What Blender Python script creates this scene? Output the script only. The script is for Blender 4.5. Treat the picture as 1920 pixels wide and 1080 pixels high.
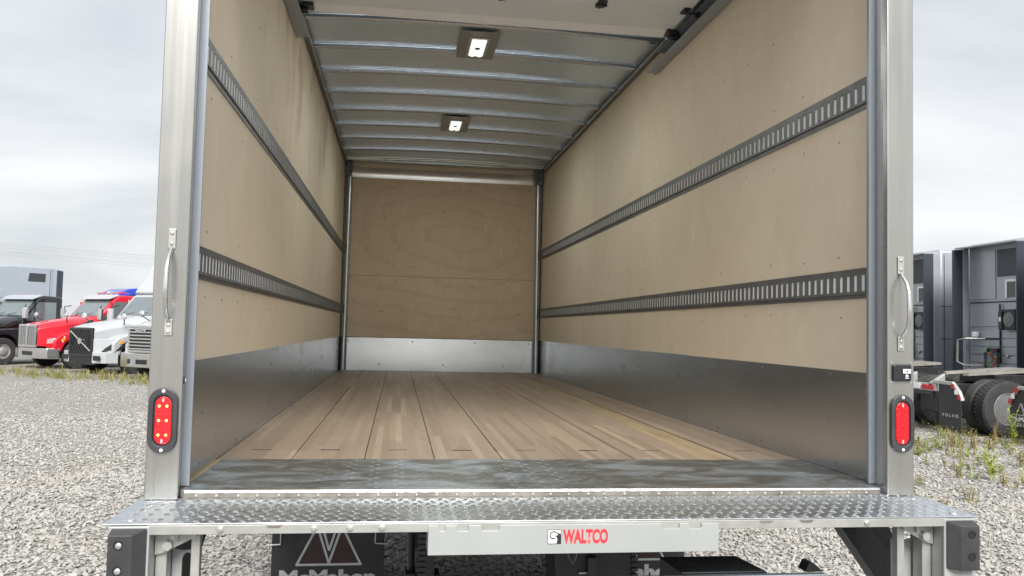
import bpy, bmesh, math, random
import numpy as np
from mathutils import Vector, Matrix
random.seed(7); rng = np.random.default_rng(7)
R = math.radians
for o in list(bpy.data.objects): bpy.data.objects.remove(o)
S = bpy.context.scene
COL = S.collection
GZ = -1.2                                   # ground level; z = 0 is the cargo floor, y = 0 the rear frame

# ------------------------------------------------------------------ camera
CAM = Vector((-0.532, -2.696, 0.538)); YAW, PITCH, ROLL = 0.1379, 0.0510, 0.0233
fw = Vector((math.sin(YAW)*math.cos(PITCH), math.cos(YAW)*math.cos(PITCH), math.sin(PITCH)))
rt = Vector((math.cos(YAW), -math.sin(YAW), 0)); up = rt.cross(fw)
r2 = rt*math.cos(ROLL) + up*math.sin(ROLL); u2 = -rt*math.sin(ROLL) + up*math.cos(ROLL)
cd = bpy.data.cameras.new('camera'); cam = bpy.data.objects.new('camera', cd); COL.objects.link(cam)
mw = Matrix((r2, u2, -fw)).transposed().to_4x4(); mw.translation = CAM; cam.matrix_world = mw
cd.sensor_width = 36; cd.lens = 1525.2/1920*36; cd.clip_start = 0.05; cd.clip_end = 3000
S.camera = cam

# ------------------------------------------------------------------ sky, sun, exposure
SUN_AZ, SUN_EL = R(179), R(41)               # clockwise from +Y
sd = Vector((math.sin(SUN_AZ)*math.cos(SUN_EL), math.cos(SUN_AZ)*math.cos(SUN_EL), math.sin(SUN_EL)))
W = bpy.data.worlds.new('World'); S.world = W; W.use_nodes = True
nt = W.node_tree; N = nt.nodes; Lk = nt.links; N.clear()
out = N.new('ShaderNodeOutputWorld'); bg = N.new('ShaderNodeBackground'); bg.inputs[1].default_value = 0.1
sky = N.new('ShaderNodeTexSky'); sky.sky_type = 'NISHITA'; sky.sun_disc = False
sky.sun_elevation = SUN_EL; sky.sun_rotation = SUN_AZ; sky.dust_density = 3; sky.air_density = 1.2
tc = N.new('ShaderNodeTexCoord')
sep = N.new('ShaderNodeSeparateXYZ'); Lk.new(tc.outputs['Generated'], sep.inputs[0])
def wm(op, a, b=None, c=None):
    n = N.new('ShaderNodeMath'); n.operation = op
    for i, v in enumerate((a, b, c)):
        if v is None: continue
        if isinstance(v, (int, float)): n.inputs[i].default_value = v
        else: Lk.new(v, n.inputs[i])
    return n.outputs[0]
zz = wm('ADD', wm('MAXIMUM', sep.outputs[2], 0.0), 0.42)
cmb = N.new('ShaderNodeCombineXYZ')
Lk.new(wm('DIVIDE', sep.outputs[0], zz), cmb.inputs[0]); Lk.new(wm('DIVIDE', sep.outputs[1], zz), cmb.inputs[1])
mpg = N.new('ShaderNodeMapping'); mpg.inputs['Scale'].default_value = (0.55, 0.9, 1); mpg.inputs['Rotation'].default_value = (0, 0, R(-25))
Lk.new(cmb.outputs[0], mpg.inputs[0])
nz = N.new('ShaderNodeTexNoise'); nz.inputs['Scale'].default_value = 1.9; nz.inputs['Detail'].default_value = 6; nz.inputs['Roughness'].default_value = 0.52; nz.inputs['Distortion'].default_value = 0.6
Lk.new(mpg.outputs[0], nz.inputs[0])
cr = N.new('ShaderNodeValToRGB'); cr.color_ramp.elements[0].position = 0.32; cr.color_ramp.elements[1].position = 0.66
cr.color_ramp.elements[0].color = (0.345, 0.366, 0.392, 1); cr.color_ramp.elements[1].color = (0.565, 0.57, 0.575, 1)
Lk.new(nz.outputs[0], cr.inputs[0])
dot = N.new('ShaderNodeVectorMath'); dot.operation = 'DOT_PRODUCT'; Lk.new(tc.outputs['Generated'], dot.inputs[0]); dot.inputs[1].default_value = sd
glow = wm('MULTIPLY', wm('POWER', wm('MAXIMUM', dot.outputs['Value'], 0.0), 7.0), 0.5)     # bright veil of cloud round the hidden sun
fac = wm('MULTIPLY', wm('ADD', glow, 1.0), 10.0)
sc = N.new('ShaderNodeVectorMath'); sc.operation = 'SCALE'; Lk.new(cr.outputs[0], sc.inputs[0]); Lk.new(fac, sc.inputs['Scale'])
mx = N.new('ShaderNodeMix'); mx.data_type = 'RGBA'; mx.inputs[0].default_value = 0.93
Lk.new(sky.outputs[0], mx.inputs[6]); Lk.new(sc.outputs[0], mx.inputs[7])
Lk.new(mx.outputs[2], bg.inputs[0]); Lk.new(bg.outputs[0], out.inputs[0])
sl = bpy.data.lights.new('sun', 'SUN'); sl.energy = 3.3; sl.angle = R(30); sl.color = (1.0, 0.96, 0.90)
so = bpy.data.objects.new('sun', sl); COL.objects.link(so); so.rotation_euler = (-sd).to_track_quat('-Z', 'Y').to_euler(); so.location = (20, 20, 40)
S.view_settings.view_transform = 'Standard'; S.view_settings.look = 'None'; S.view_settings.gamma = 1
S.view_settings.use_curve_mapping = False; S.view_settings.exposure = 0.90
S.render.engine = 'CYCLES'
S.cycles.max_bounces = 7; S.cycles.diffuse_bounces = 6; S.cycles.glossy_bounces = 3; S.cycles.transmission_bounces = 2

# ------------------------------------------------------------------ materials
class G:
    """small node-graph helper"""
    def __init__(s, name):
        s.m = bpy.data.materials.new(name); s.m.use_nodes = True
        s.t = s.m.node_tree; s.b = s.t.nodes['Principled BSDF']; s.c = None
    def n(s, t, **k):
        x = s.t.nodes.new(t)
        for a, v in k.items(): setattr(x, a, v)
        return x
    def l(s, a, b): s.t.links.new(a, b)
    def put(s, sock, v):
        if isinstance(v, bpy.types.NodeSocket): s.l(v, sock)
        elif isinstance(v, (tuple, list)) and len(v) == 3 and sock.type == 'RGBA': sock.default_value = (*v, 1)
        else: sock.default_value = v
    def co(s, scale=(1, 1, 1), loc=(0, 0, 0), rot=(0, 0, 0), world=False):
        if world: src = s.n('ShaderNodeNewGeometry').outputs['Position']
        else: src = s.n('ShaderNodeTexCoord').outputs['Object']
        m = s.n('ShaderNodeMapping'); s.l(src, m.inputs[0]); m.inputs['Scale'].default_value = scale
        m.inputs['Location'].default_value = loc; m.inputs['Rotation'].default_value = rot
        return m.outputs[0]
    def noise(s, co, sc, det=4, ro=0.55, dist=0.0):
        x = s.n('ShaderNodeTexNoise'); s.l(co, x.inputs[0]); x.inputs['Scale'].default_value = sc
        x.inputs['Detail'].default_value = det; x.inputs['Roughness'].default_value = ro; x.inputs['Distortion'].default_value = dist
        return x.outputs[0]
    def ramp(s, f, *st):
        x = s.n('ShaderNodeValToRGB'); e = x.color_ramp.elements
        while len(e) < len(st): e.new(0.5)
        for i, (p, c) in enumerate(st):
            e[i].position = p; e[i].color = (c, c, c, 1) if isinstance(c, (int, float)) else (*c, 1)
        s.l(f, x.inputs[0]); return x.outputs[0]
    def mix(s, f, a, b, mode='MIX'):
        x = s.n('ShaderNodeMix', data_type='RGBA', blend_type=mode)
        s.put(x.inputs[0], f); s.put(x.inputs[6], a); s.put(x.inputs[7], b); return x.outputs[2]
    def ma(s, op, a, b=None, c=None):
        x = s.n('ShaderNodeMath', operation=op)
        for i, v in enumerate((a, b, c)):
            if v is not None: s.put(x.inputs[i], v)
        return x.outputs[0]
    def bump(s, h, st=0.3, d=0.01):
        x = s.n('ShaderNodeBump'); s.l(h, x.inputs['Height']); x.inputs['Strength'].default_value = st; x.inputs['Distance'].default_value = d
        s.l(x.outputs[0], s.b.inputs['Normal'])
    def set(s, base=None, rough=None, metal=None, **k):
        if base is not None: s.put(s.b.inputs['Base Color'], base)
        if rough is not None: s.put(s.b.inputs['Roughness'], rough)
        if metal is not None: s.put(s.b.inputs['Metallic'], metal)
        for a, v in k.items(): s.put(s.b.inputs[a.replace('_', ' ')], v)
        return s.m

def simple(name, c, rough=0.5, metal=0.0, var=0.12, scale=6, stretch=(1, 1, 1), rvar=0.12, bump=0.0, **k):
    g = G(name); co = g.co(stretch); n1 = g.noise(co, scale, 5); n2 = g.noise(co, scale*5.3, 3)
    base = g.mix(g.ramp(n1, (0.3, 0.0), (0.7, 1.0)), tuple(x*(1-var) for x in c), tuple(min(1, x*(1+var)) for x in c))
    rr = g.ma('ADD', g.ma('MULTIPLY', n2, rvar*2), rough-rvar)
    if bump: g.bump(n2, bump, 0.004)
    return g.set(base, rr, metal, **k)

def plywood(name, c1, c2, c3, stains=False, figure=False):
    g = G(name)
    big = g.noise(g.co((1, 0.9, 0.55)), 0.9, 4, 0.5, 0.4)
    base = g.mix(g.ramp(big, (0.32, 0.0), (0.68, 1.0)), c1, c2)
    fine = g.noise(g.co((3, 7, 1.1)), 6, 5, 0.6, 0.8)                        # grain runs upright on the side sheets
    if figure: fine = g.noise(g.co((0.7, 3, 9)), 5, 5, 0.6, 0.6)
    base = g.mix(g.ma('MULTIPLY', g.ramp(fine, (0.45, 0.0), (0.85, 1.0)), 0.22), base, c3)
    blot = g.noise(g.co((2.2, 1.7, 1.3)), 1.9, 6, 0.62, 1.2)
    base = g.mix(g.ma('MULTIPLY', g.ramp(blot, (0.45, 0.0), (0.75, 1.0)), 0.32), base, c3)
    if figure:                                                                 # cathedral figure of rotary cut veneer
        wv = g.n('ShaderNodeTexWave', wave_type='RINGS', rings_direction='Y', wave_profile='SAW')
        g.l(g.co((0.62, 0, 1.25), (-0.12, 0, -2.05)), wv.inputs[0]); wv.inputs['Scale'].default_value = 1.25
        wv.inputs['Distortion'].default_value = 7.0; wv.inputs['Detail'].default_value = 4; wv.inputs['Detail Scale'].default_value = 1.3; wv.inputs['Detail Roughness'].default_value = 0.62
        base = g.mix(g.ma('MULTIPLY', g.ramp(wv.outputs[0], (0.72, 0.0), (0.95, 1.0), (1.0, 0.1)), 0.24), base, tuple(x*0.72 for x in c3))
        kn = g.noise(g.co((2, 1, 5)), 3.2, 2)
        base = g.mix(g.ma('MULTIPLY', g.ramp(kn, (0.70, 0.0), (0.78, 1.0)), 0.5), base, tuple(x*0.5 for x in c3))
    pale = g.noise(g.co((3, 2.5, 1.2)), 4.0, 6, 0.65, 0.8)                      # lighter filler swipes
    base = g.mix(g.ma('MULTIPLY', g.ramp(pale, (0.56, 0.0), (0.70, 1.0)), 0.34), base, (0.82, 0.75, 0.61))
    if stains:                                                                 # brown handling marks high on the sheet
        st = g.noise(g.co((1, 2.6, 1.5), (0, 0, 3), (R(-32), 0, 0)), 1.1, 3, 0.5, 0.9)
        sx = g.n('ShaderNodeSeparateXYZ'); g.l(g.co(), sx.inputs[0])
        mk = g.ma('MULTIPLY', g.ramp(g.ma('MULTIPLY', sx.outputs[2], 0.4), (0.62, 0.0), (0.74, 1.0)), g.ramp(g.ma('MULTIPLY', sx.outputs[1], 0.2), (0.2, 0.0), (0.36, 1.0)))
        base = g.mix(g.ma('MULTIPLY', g.ma('MULTIPLY', g.ramp(st, (0.52, 0.0), (0.70, 1.0)), mk), 0.5), base, (0.36, 0.25, 0.17))
    g.bump(fine, 0.08, 0.003)
    return g.set(base, 0.62, 0.0)

def metal_sheet(name, c, rough, stretch, streak=0.3, smear=None, metal=0.95, bump=0.03, sm=0.6):
    g = G(name); n1 = g.noise(g.co(stretch), 3, 6, 0.6); n2 = g.noise(g.co(), 2.2, 4, 0.5, 0.2)
    base = g.mix(g.ramp(n1, (0.3, 0.0), (0.7, 1.0)), tuple(x*(1-streak*0.5) for x in c), c)
    rr = g.ma('ADD', g.ma('MULTIPLY', n1, 0.16), rough-0.08)
    if smear:
        f = g.ma('MULTIPLY', g.ramp(n2, (0.46, 0.0), (0.78, 1.0)), sm)
        base = g.mix(f, base, smear); rr = g.ma('ADD', rr, g.ma('MULTIPLY', f, 0.12))
    if bump: g.bump(n1, bump, 0.002)
    return g.set(base, rr, metal)

def floor_wood():
    g = G('laminated oak floor')
    sx = g.n('ShaderNodeSeparateXYZ'); g.l(g.co(), sx.inputs[0]); X, Y = sx.outputs[0], sx.outputs[1]
    row = g.ma('FLOOR', g.ma('DIVIDE', X, 0.031))
    w1 = g.n('ShaderNodeTexWhiteNoise', noise_dimensions='1D'); g.l(row, w1.inputs['W'])
    seg = g.ma('FLOOR', g.ma('ADD', g.ma('DIVIDE', Y, 1.25), g.ma('MULTIPLY', w1.outputs[0], 9.0)))
    cv = g.n('ShaderNodeCombineXYZ'); g.l(row, cv.inputs[0]); g.l(seg, cv.inputs[1])
    w2 = g.n('ShaderNodeTexWhiteNoise', noise_dimensions='2D'); g.l(cv.outputs[0], w2.inputs['Vector'])
    base = g.ramp(w2.outputs[0], (0.0, (0.195, 0.146, 0.106)), (0.3, (0.225, 0.172, 0.127)), (0.85, (0.253, 0.195, 0.146)), (1.0, (0.315, 0.248, 0.187)))
    gr = g.noise(g.co((34, 1.3, 8)), 5, 5, 0.6)
    base = g.mix(g.ma('MULTIPLY', g.ramp(gr, (0.42, 0.0), (0.75, 1.0)), 0.5), base, (0.16, 0.108, 0.068))
    d = g.noise(g.co((1.2, 0.35, 1)), 2.2, 5, 0.6, 0.4)
    base = g.mix(g.ma('MULTIPLY', g.ramp(d, (0.5, 0.0), (0.72, 1.0)), 0.28), base, (0.34, 0.28, 0.21))
    fx = g.ma('FRACT', g.ma('DIVIDE', X, 0.031))
    g.bump(g.ma('ADD', g.ma('MULTIPLY', g.ramp(fx, (0.0, 0.0), (0.06, 1.0)), 0.6), gr), 0.12, 0.002)
    return g.set(base, g.ma('ADD', g.ma('MULTIPLY', gr, 0.2), 0.40), 0.0)

def tread_dark():
    g = G('scuffed steel threshold'); a = g.noise(g.co((1.2, 2.2, 1)), 3.0, 7, 0.68, 0.8); b = g.noise(g.co((3, 6, 1)), 9, 5, 0.7)
    base = g.mix(g.ramp(a, (0.44, 0.0), (0.60, 1.0)), (0.165, 0.165, 0.16), (0.33, 0.365, 0.40))
    base = g.mix(g.ma('MULTIPLY', g.ramp(b, (0.6, 0.0), (0.72, 1.0)), 0.55), base, (0.62, 0.63, 0.62))
    g.bump(b, 0.15, 0.002)
    return g.set(base, g.ma('ADD', g.ma('MULTIPLY', a, 0.35), 0.22), 0.75)

def gravel_mat(name, island):
    g = G(name)
    if island:
        ge = g.n('ShaderNodeNewGeometry'); f = ge.outputs['Random Per Island']
        base = g.ramp(f, (0.0, (0.275, 0.27, 0.26)), (0.25, (0.325, 0.32, 0.31)), (0.7, (0.36, 0.355, 0.345)), (1.0, (0.42, 0.415, 0.40)))
        n1 = g.noise(g.co(), 45, 3); base = g.mix(g.ma('MULTIPLY', n1, 0.35), base, (0.31, 0.30, 0.28)); g.bump(n1, 0.25, 0.006)
        big = g.noise(g.co((1, 1, 1), world=True), 0.45, 5, 0.6, 0.6)
        base = g.mix(g.ma('MULTIPLY', g.ramp(big, (0.42, 0.0), (0.68, 1.0)), 0.5), base, (0.31, 0.288, 0.245))
    else:
        vo = g.n('ShaderNodeTexVoronoi'); g.l(g.co(world=True), vo.inputs[0]); vo.inputs['Scale'].default_value = 19
        vd = g.n('ShaderNodeTexVoronoi', feature='DISTANCE_TO_EDGE'); g.l(g.co(world=True), vd.inputs[0]); vd.inputs['Scale'].default_value = 19
        hs = g.n('ShaderNodeSeparateColor'); g.l(vo.outputs['Color'], hs.inputs[0])
        base = g.ramp(hs.outputs[0], (0.0, (0.265, 0.26, 0.25)), (0.4, (0.33, 0.325, 0.315)), (1.0, (0.38, 0.375, 0.36)))
        base = g.mix(g.ramp(vd.outputs[0], (0.0, 0.75), (0.12, 0.0)), base, (0.22, 0.213, 0.20))
        big = g.noise(g.co((1, 1, 1), world=True), 0.35, 5, 0.6)
        base = g.mix(g.ma('MULTIPLY', g.ramp(big, (0.42, 0.0), (0.7, 1.0)), 0.35), base, (0.37, 0.35, 0.31))
        h = g.ma('ADD', g.ramp(vd.outputs[0], (0.0, 0.0), (0.3, 1.0)), g.ma('MULTIPLY', hs.outputs[1], 0.8)); g.bump(h, 0.9, 0.03)
    return g.set(base, 0.9, 0.0)

def leaf_mat(name, cols):
    g = G(name); ge = g.n('ShaderNodeNewGeometry')
    base = g.ramp(ge.outputs['Random Per Island'], *[(i/(len(cols)-1), c) for i, c in enumerate(cols)])
    return g.set(base, 0.6, 0.0, Transmission_Weight=0.0)

def glass_mat(name, c, mt=0.0):
    g = G(name); n1 = g.noise(g.co((1, 1, 1)), 1.2, 3)
    return g.set(g.mix(n1, c, tuple(x*1.8 for x in c)), 0.06, mt, Specular_IOR_Level=0.8)

M = {}
M['ply'] = plywood('birch plywood', (0.69, 0.595, 0.46), (0.75, 0.665, 0.535), (0.59, 0.48, 0.35))
M['ply_l'] = plywood('stained birch plywood', (0.69, 0.595, 0.46), (0.75, 0.665, 0.535), (0.59, 0.48, 0.35), stains=True)
M['ply_f'] = plywood('figured bulkhead plywood', (0.65, 0.50, 0.345), (0.72, 0.575, 0.415), (0.54, 0.395, 0.26), figure=True)
M['scuff'] = metal_sheet('galvanised scuff sheet', (0.52, 0.56, 0.61), 0.25, (0.25, 0.25, 1.2), 0.10, (0.46, 0.48, 0.50), bump=0.0, sm=0.35)
M['scuff_lit'] = metal_sheet('brightened galvanised sheet', (0.80, 0.83, 0.83), 0.22, (0.8, 0.8, 3), 0.2, (0.62, 0.63, 0.62), bump=0.0, sm=0.5)  # paler scuff metal; the rear opening's reflection is put into its colour
M['alu'] = metal_sheet('mill aluminium', (0.43, 0.427, 0.41), 0.27, (9, 9, 0.22), 0.34, (0.36, 0.355, 0.33), bump=0.0, sm=0.8, metal=0.85)
M['alu_roof'] = metal_sheet('roof sheet aluminium', (0.68, 0.79, 0.92), 0.32, (0.5, 1.5, 1), 0.06, metal=0.5, bump=0.0)
M['bow'] = metal_sheet('galvanised roof bow', (0.56, 0.61, 0.67), 0.26, (1, 1, 1), 0.10, bump=0.0)
M['galv'] = metal_sheet('galvanised track', (0.36, 0.40, 0.455), 0.42, (5, 5, 0.5), 0.12, metal=0.55)
M['etrack'] = simple('dull zinc rail', (0.165, 0.17, 0.178), 0.5, 0.4, 0.2, 9)
M['slot'] = simple('brightened slot tab', (0.70, 0.72, 0.74), 0.4, 0.0, 0.04, 30)  # pale non-metal; sky glint on the rail tabs is put into the colour
M['wood'] = floor_wood()
M['filler'] = simple('pale filler board', (0.27, 0.205, 0.125), 0.55, 0, 0.22, 3, (6, 0.6, 1))
M['thresh'] = tread_dark()
M['edge'] = metal_sheet('bright edge strip', (0.82, 0.82, 0.80), 0.28, (0.6, 4, 4), 0.2)
M['darkface'] = simple('dark sill face', (0.20, 0.185, 0.165), 0.5, 0.5, 0.35, 8)  # darker and blotchier than the plated steel beside it
M['diamond'] = metal_sheet('diamond plate aluminium', (0.56, 0.595, 0.63), 0.28, (2, 4, 2), 0.25, (0.66, 0.69, 0.74))
M['lugs'] = metal_sheet('bright lug metal', (0.64, 0.67, 0.70), 0.30, (2, 4, 2), 0.1, bump=0.0)  # lugs lighter than the plate so the pattern shows
M['zinc'] = simple('zinc plated steel', (0.43, 0.435, 0.42), 0.42, 0.6, 0.15, 7)
M['white'] = simple('off white painted steel', (0.33, 0.35, 0.345), 0.42, 0.15, 0.05, 3)
M['rubber'] = simple('black rubber', (0.034, 0.034, 0.038), 0.5, 0, 0.3, 9, bump=0.2)
M['black'] = simple('black chassis paint', (0.016, 0.016, 0.018), 0.45, 0, 0.4, 5)
M['blackgloss'] = simple('semi gloss black', (0.02, 0.022, 0.025), 0.3, 0, 0.2, 5)
M['flap'] = simple('mud flap rubber', (0.028, 0.028, 0.031), 0.6, 0, 0.35, 6)
M['flapred'] = simple('faded dark red print', (0.045, 0.022, 0.022), 0.6, 0, 0.2, 6)
M['print'] = simple('grey white print', (0.52, 0.54, 0.54), 0.6, 0, 0.12, 12)
M['door'] = simple('roll door panel', (0.74, 0.78, 0.82), 0.5, 0, 0.05, 2)
def lens_mat(name, c, e):
    g = G(name); v = g.n('ShaderNodeTexVoronoi'); g.l(g.co(), v.inputs[0]); v.inputs['Scale'].default_value = 110; g.bump(v.outputs[0], 0.5, 0.004)
    return g.set(c, 0.15, 0.0, Emission_Color=(1, 0.02, 0.03), Emission_Strength=e)
M['lens'] = lens_mat('red lens', (0.50, 0.012, 0.018), 0.16)
M['lens_dim'] = lens_mat('dim red lens', (0.46, 0.008, 0.014), 0.06)  # faint red glow added to the right lamp's lens and diodes
M['led'] = G('amber diode').set((1, 0.75, 0.2), 0.3, 0.0, Emission_Color=(1, 0.55, 0.12), Emission_Strength=1.3)
M['bulb'] = G('lamp reflector').set((0.9, 0.95, 0.9), 0.3, 0.0, Emission_Color=(0.90, 1.0, 0.92), Emission_Strength=0.5)
M['lampglass'] = simple('lamp frame grey', (0.50, 0.50, 0.49), 0.4, 0.4)
M['lampplate'] = simple('lamp mounting plate', (0.36, 0.36, 0.365), 0.45, 0.5, 0.06, 3)
M['redtext'] = simple('red vinyl', (0.72, 0.035, 0.045), 0.45, 0, 0.04)
M['blacktext'] = simple('black vinyl', (0.02, 0.02, 0.022), 0.5)
M['sticker'] = simple('white vinyl', (0.80, 0.80, 0.80), 0.5, 0, 0.04)
M['boxwhite'] = simple('white box skin', (0.66, 0.66, 0.65), 0.4, 0, 0.04, 2)
M['tyre'] = simple('tyre rubber', (0.030, 0.030, 0.031), 0.7, 0, 0.3, 9, bump=0.3)
M['chrome'] = simple('chrome', (0.80, 0.80, 0.80), 0.14, 1.0, 0.05, 4, rvar=0.05)
M['rimbright'] = simple('polished wheel', (0.70, 0.71, 0.72), 0.2, 0.85, 0.1, 4)
M['red'] = simple('red truck paint', (0.56, 0.014, 0.03), 0.22, 0, 0.06, 2, Coat_Weight=0.6)
M['wht'] = simple('white truck paint', (0.38, 0.40, 0.42), 0.25, 0, 0.04, 2, Coat_Weight=0.5)
M['blk'] = simple('black truck paint', (0.015, 0.017, 0.022), 0.18, 0, 0.1, 2, Coat_Weight=0.6)
M['gry'] = simple('pale blue grey truck paint', (0.29, 0.33, 0.38), 0.3, 0, 0.05, 2, Coat_Weight=0.5)
M['dgry'] = simple('metallic grey truck paint', (0.33, 0.35, 0.385), 0.34, 0.3, 0.08, 2, Coat_Weight=0.4)
M['blu'] = simple('blue truck paint', (0.018, 0.045, 0.42), 0.25, 0, 0.06, 2, Coat_Weight=0.5)
M['fair'] = simple('dark slate fairing', (0.035, 0.042, 0.055), 0.4, 0, 0.12, 2)
M['glass'] = glass_mat('tinted truck glass', (0.17, 0.20, 0.21), 0.55)
M['dglass'] = glass_mat('dark tinted glass', (0.015, 0.017, 0.02))
M['lampclear'] = simple('clear headlamp', (0.62, 0.64, 0.66), 0.12, 0.5, 0.25, 14)
M['amber'] = simple('amber lens', (0.75, 0.28, 0.02), 0.2, 0, 0.1)
M['redlens'] = simple('red marker lens', (0.5, 0.02, 0.03), 0.2, 0, 0.1)
M['steelplate'] = simple('greased pale steel plate', (0.36, 0.345, 0.31), 0.4, 0.5, 0.25, 3)
M['hose'] = simple('green air hose', (0.10, 0.30, 0.06), 0.5)
M['hosered'] = simple('red air hose', (0.45, 0.05, 0.04), 0.5)
M['pole'] = simple('weathered pole timber', (0.20, 0.16, 0.12), 0.8, 0, 0.2, 4)
M['gravel'] = gravel_mat('crushed limestone', True)
M['ground'] = gravel_mat('gravel ground', False)
M['weed'] = leaf_mat('dry weed', [(0.16, 0.19, 0.06), (0.30, 0.30, 0.10), (0.20, 0.27, 0.07), (0.34, 0.26, 0.12), (0.24, 0.17, 0.09)])
M['green'] = leaf_mat('fresh weed leaf', [(0.22, 0.30, 0.04), (0.30, 0.38, 0.05), (0.38, 0.40, 0.06)])
M['rustweed'] = leaf_mat('rusty weed', [(0.20, 0.09, 0.04), (0.30, 0.17, 0.07), (0.28, 0.24, 0.08), (0.13, 0.10, 0.05)])

for k in ('lens', 'lens_dim', 'led', 'bulb'): M[k].cycles.emission_sampling = 'NONE'

# ------------------------------------------------------------------ mesh helpers
class MB:
    def __init__(s): s.v = []; s.f = []
    def add(s, vs, fs):
        b = len(s.v); s.v += [tuple(v) for v in vs]; s.f += [[b+i for i in f] for f in fs]; return s
    def box(s, x0, x1, y0, y1, z0, z1):
        x0, x1 = min(x0, x1), max(x0, x1); y0, y1 = min(y0, y1), max(y0, y1); z0, z1 = min(z0, z1), max(z0, z1)
        return s.add([(x0,y0,z0),(x1,y0,z0),(x1,y1,z0),(x0,y1,z0),(x0,y0,z1),(x1,y0,z1),(x1,y1,z1),(x0,y1,z1)],
                     [(0,3,2,1),(4,5,6,7),(0,1,5,4),(1,2,6,5),(2,3,7,6),(3,0,4,7)])
    def prism(s, poly, ax, a, b):
        def P(p, t):
            return (t, p[0], p[1]) if ax == 'x' else ((p[0], t, p[1]) if ax == 'y' else (p[0], p[1], t))
        n = len(poly); ar = sum(poly[i][0]*poly[(i+1) % n][1]-poly[(i+1) % n][0]*poly[i][1] for i in range(n))
        pl = list(poly) if ar > 0 else list(poly)[::-1]
        vs = [P(p, a) for p in pl]+[P(p, b) for p in pl]
        fs = [[*range(n)][::-1], [*range(n, 2*n)]]+[[i, (i+1) % n, n+(i+1) % n, n+i] for i in range(n)]
        flip = (b < a) != (ax == 'y')
        if flip: fs = [f[::-1] for f in fs]
        return s.add(vs, fs)
    def loft(s, rings, caps=True):
        n = len(rings[0]); vs = [p for r in rings for p in r]; fs = []
        for k in range(len(rings)-1):
            for i in range(n):
                j = (i+1) % n; fs.append([k*n+i, k*n+j, (k+1)*n+j, (k+1)*n+i])
        if caps: fs += [[*range(n)][::-1], [*range((len(rings)-1)*n, len(rings)*n)]]
        return s.add(vs, fs)
    def cyl(s, p0, p1, r, r1=None, n=14):
        r1 = r if r1 is None else r1; p0, p1 = Vector(p0), Vector(p1); d = (p1-p0).normalized()
        a = d.orthogonal().normalized(); b = d.cross(a)
        cs = [(math.cos(2*math.pi*i/n), math.sin(2*math.pi*i/n)) for i in range(n)]
        return s.loft([[p0+(a*c+b*t)*r for c, t in cs], [p1+(a*c+b*t)*r1 for c, t in cs]])
    def tube(s, pts, r, n=8):
        pts = [Vector(p) for p in pts]; rings = []; a = None
        for i, p in enumerate(pts):
            d = (pts[min(i+1, len(pts)-1)]-pts[max(i-1, 0)]).normalized()
            a = d.orthogonal().normalized() if a is None else (a-d*a.dot(d)).normalized()
            b = d.cross(a); rr = r[i] if isinstance(r, (list, tuple)) else r
            rings.append([p+(a*math.cos(2*math.pi*k/n)+b*math.sin(2*math.pi*k/n))*rr for k in range(n)])
        return s.loft(rings)
    def lathe(s, prof, c, axis, n=28):
        c = Vector(c); d = Vector(axis).normalized(); a = d.orthogonal().normalized(); b = d.cross(a)
        return s.loft([[c+d*h+(a*math.cos(2*math.pi*k/n)+b*math.sin(2*math.pi*k/n))*r for k in range(n)] for r, h in prof])
    def build(s, name, mat, parent=None, bevel=0.0, smooth=False, seg=2, loc=(0, 0, 0), kind=None):
        me = bpy.data.meshes.new(name); me.from_pydata(s.v, [], s.f); me.update()
        bm = bmesh.new(); bm.from_mesh(me); bmesh.ops.recalc_face_normals(bm, faces=bm.faces); bm.to_mesh(me); bm.free()
        me.materials.append(M[mat] if isinstance(mat, str) else mat)
        o = bpy.data.objects.new(name, me); COL.objects.link(o); o.location = loc
        if parent is not None:
            o.parent = parent
            if parent.get('_off'): o.location = -Vector(parent.location)
        if smooth:
            for p in me.polygons: p.use_smooth = True
            try: me.set_sharp_from_angle(angle=R(35))
            except Exception: pass
        if bevel:
            m = o.modifiers.new('b', 'BEVEL'); m.width = bevel; m.segments = seg; m.limit_method = 'ANGLE'; m.angle_limit = R(40)
            m.harden_normals = False
        if kind: o['kind'] = kind
        return o

def tag(o, label, cat, group=None):
    o['label'] = label; o['category'] = cat
    if group: o['group'] = group
    return o
def empty(name, loc, label, cat, group=None, rz=0, off=False):
    o = bpy.data.objects.new(name, None); COL.objects.link(o); o.location = loc; o.rotation_euler = (0, 0, rz); o.empty_display_size = 0.2
    if off: o['_off'] = 1
    return tag(o, label, cat, group)
def inst(src, name, parent, loc):
    o = bpy.data.objects.new(name, src.data if hasattr(src, 'data') else src); COL.objects.link(o); o.parent = parent
    o.location = Vector(loc)-(Vector(parent.location) if parent.get('_off') else Vector((0, 0, 0))); return o
def text_mesh(name, body, mat, parent, h, width, place, bold=0.012, tilt=0.0):
    """lettering as flat mesh: scaled to cap height h and total width; place = 4x4 matrix (x right, y up, z out)"""
    cu = bpy.data.curves.new(name, 'FONT'); cu.body = body; cu.size = 1; cu.offset = bold; cu.extrude = 0.0
    to = bpy.data.objects.new(name, cu); COL.objects.link(to); dg = bpy.context.evaluated_depsgraph_get()
    me = bpy.data.meshes.new_from_object(to.evaluated_get(dg)); bpy.data.objects.remove(to)
    co = np.array([v.co[:] for v in me.vertices]); mn, mxx = co.min(0), co.max(0)
    sx = width/(mxx[0]-mn[0]); sy = h/(mxx[1]-mn[1])
    for v in me.vertices: v.co = place @ Vector(((v.co.x-mn[0])*sx, (v.co.y-mn[1])*sy, 0))
    me.materials.clear(); me.materials.append(M[mat]); o = bpy.data.objects.new(name, me); COL.objects.link(o)
    o.parent = parent
    if parent.get('_off'): o.location = -Vector(parent.location)
    return o
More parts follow.
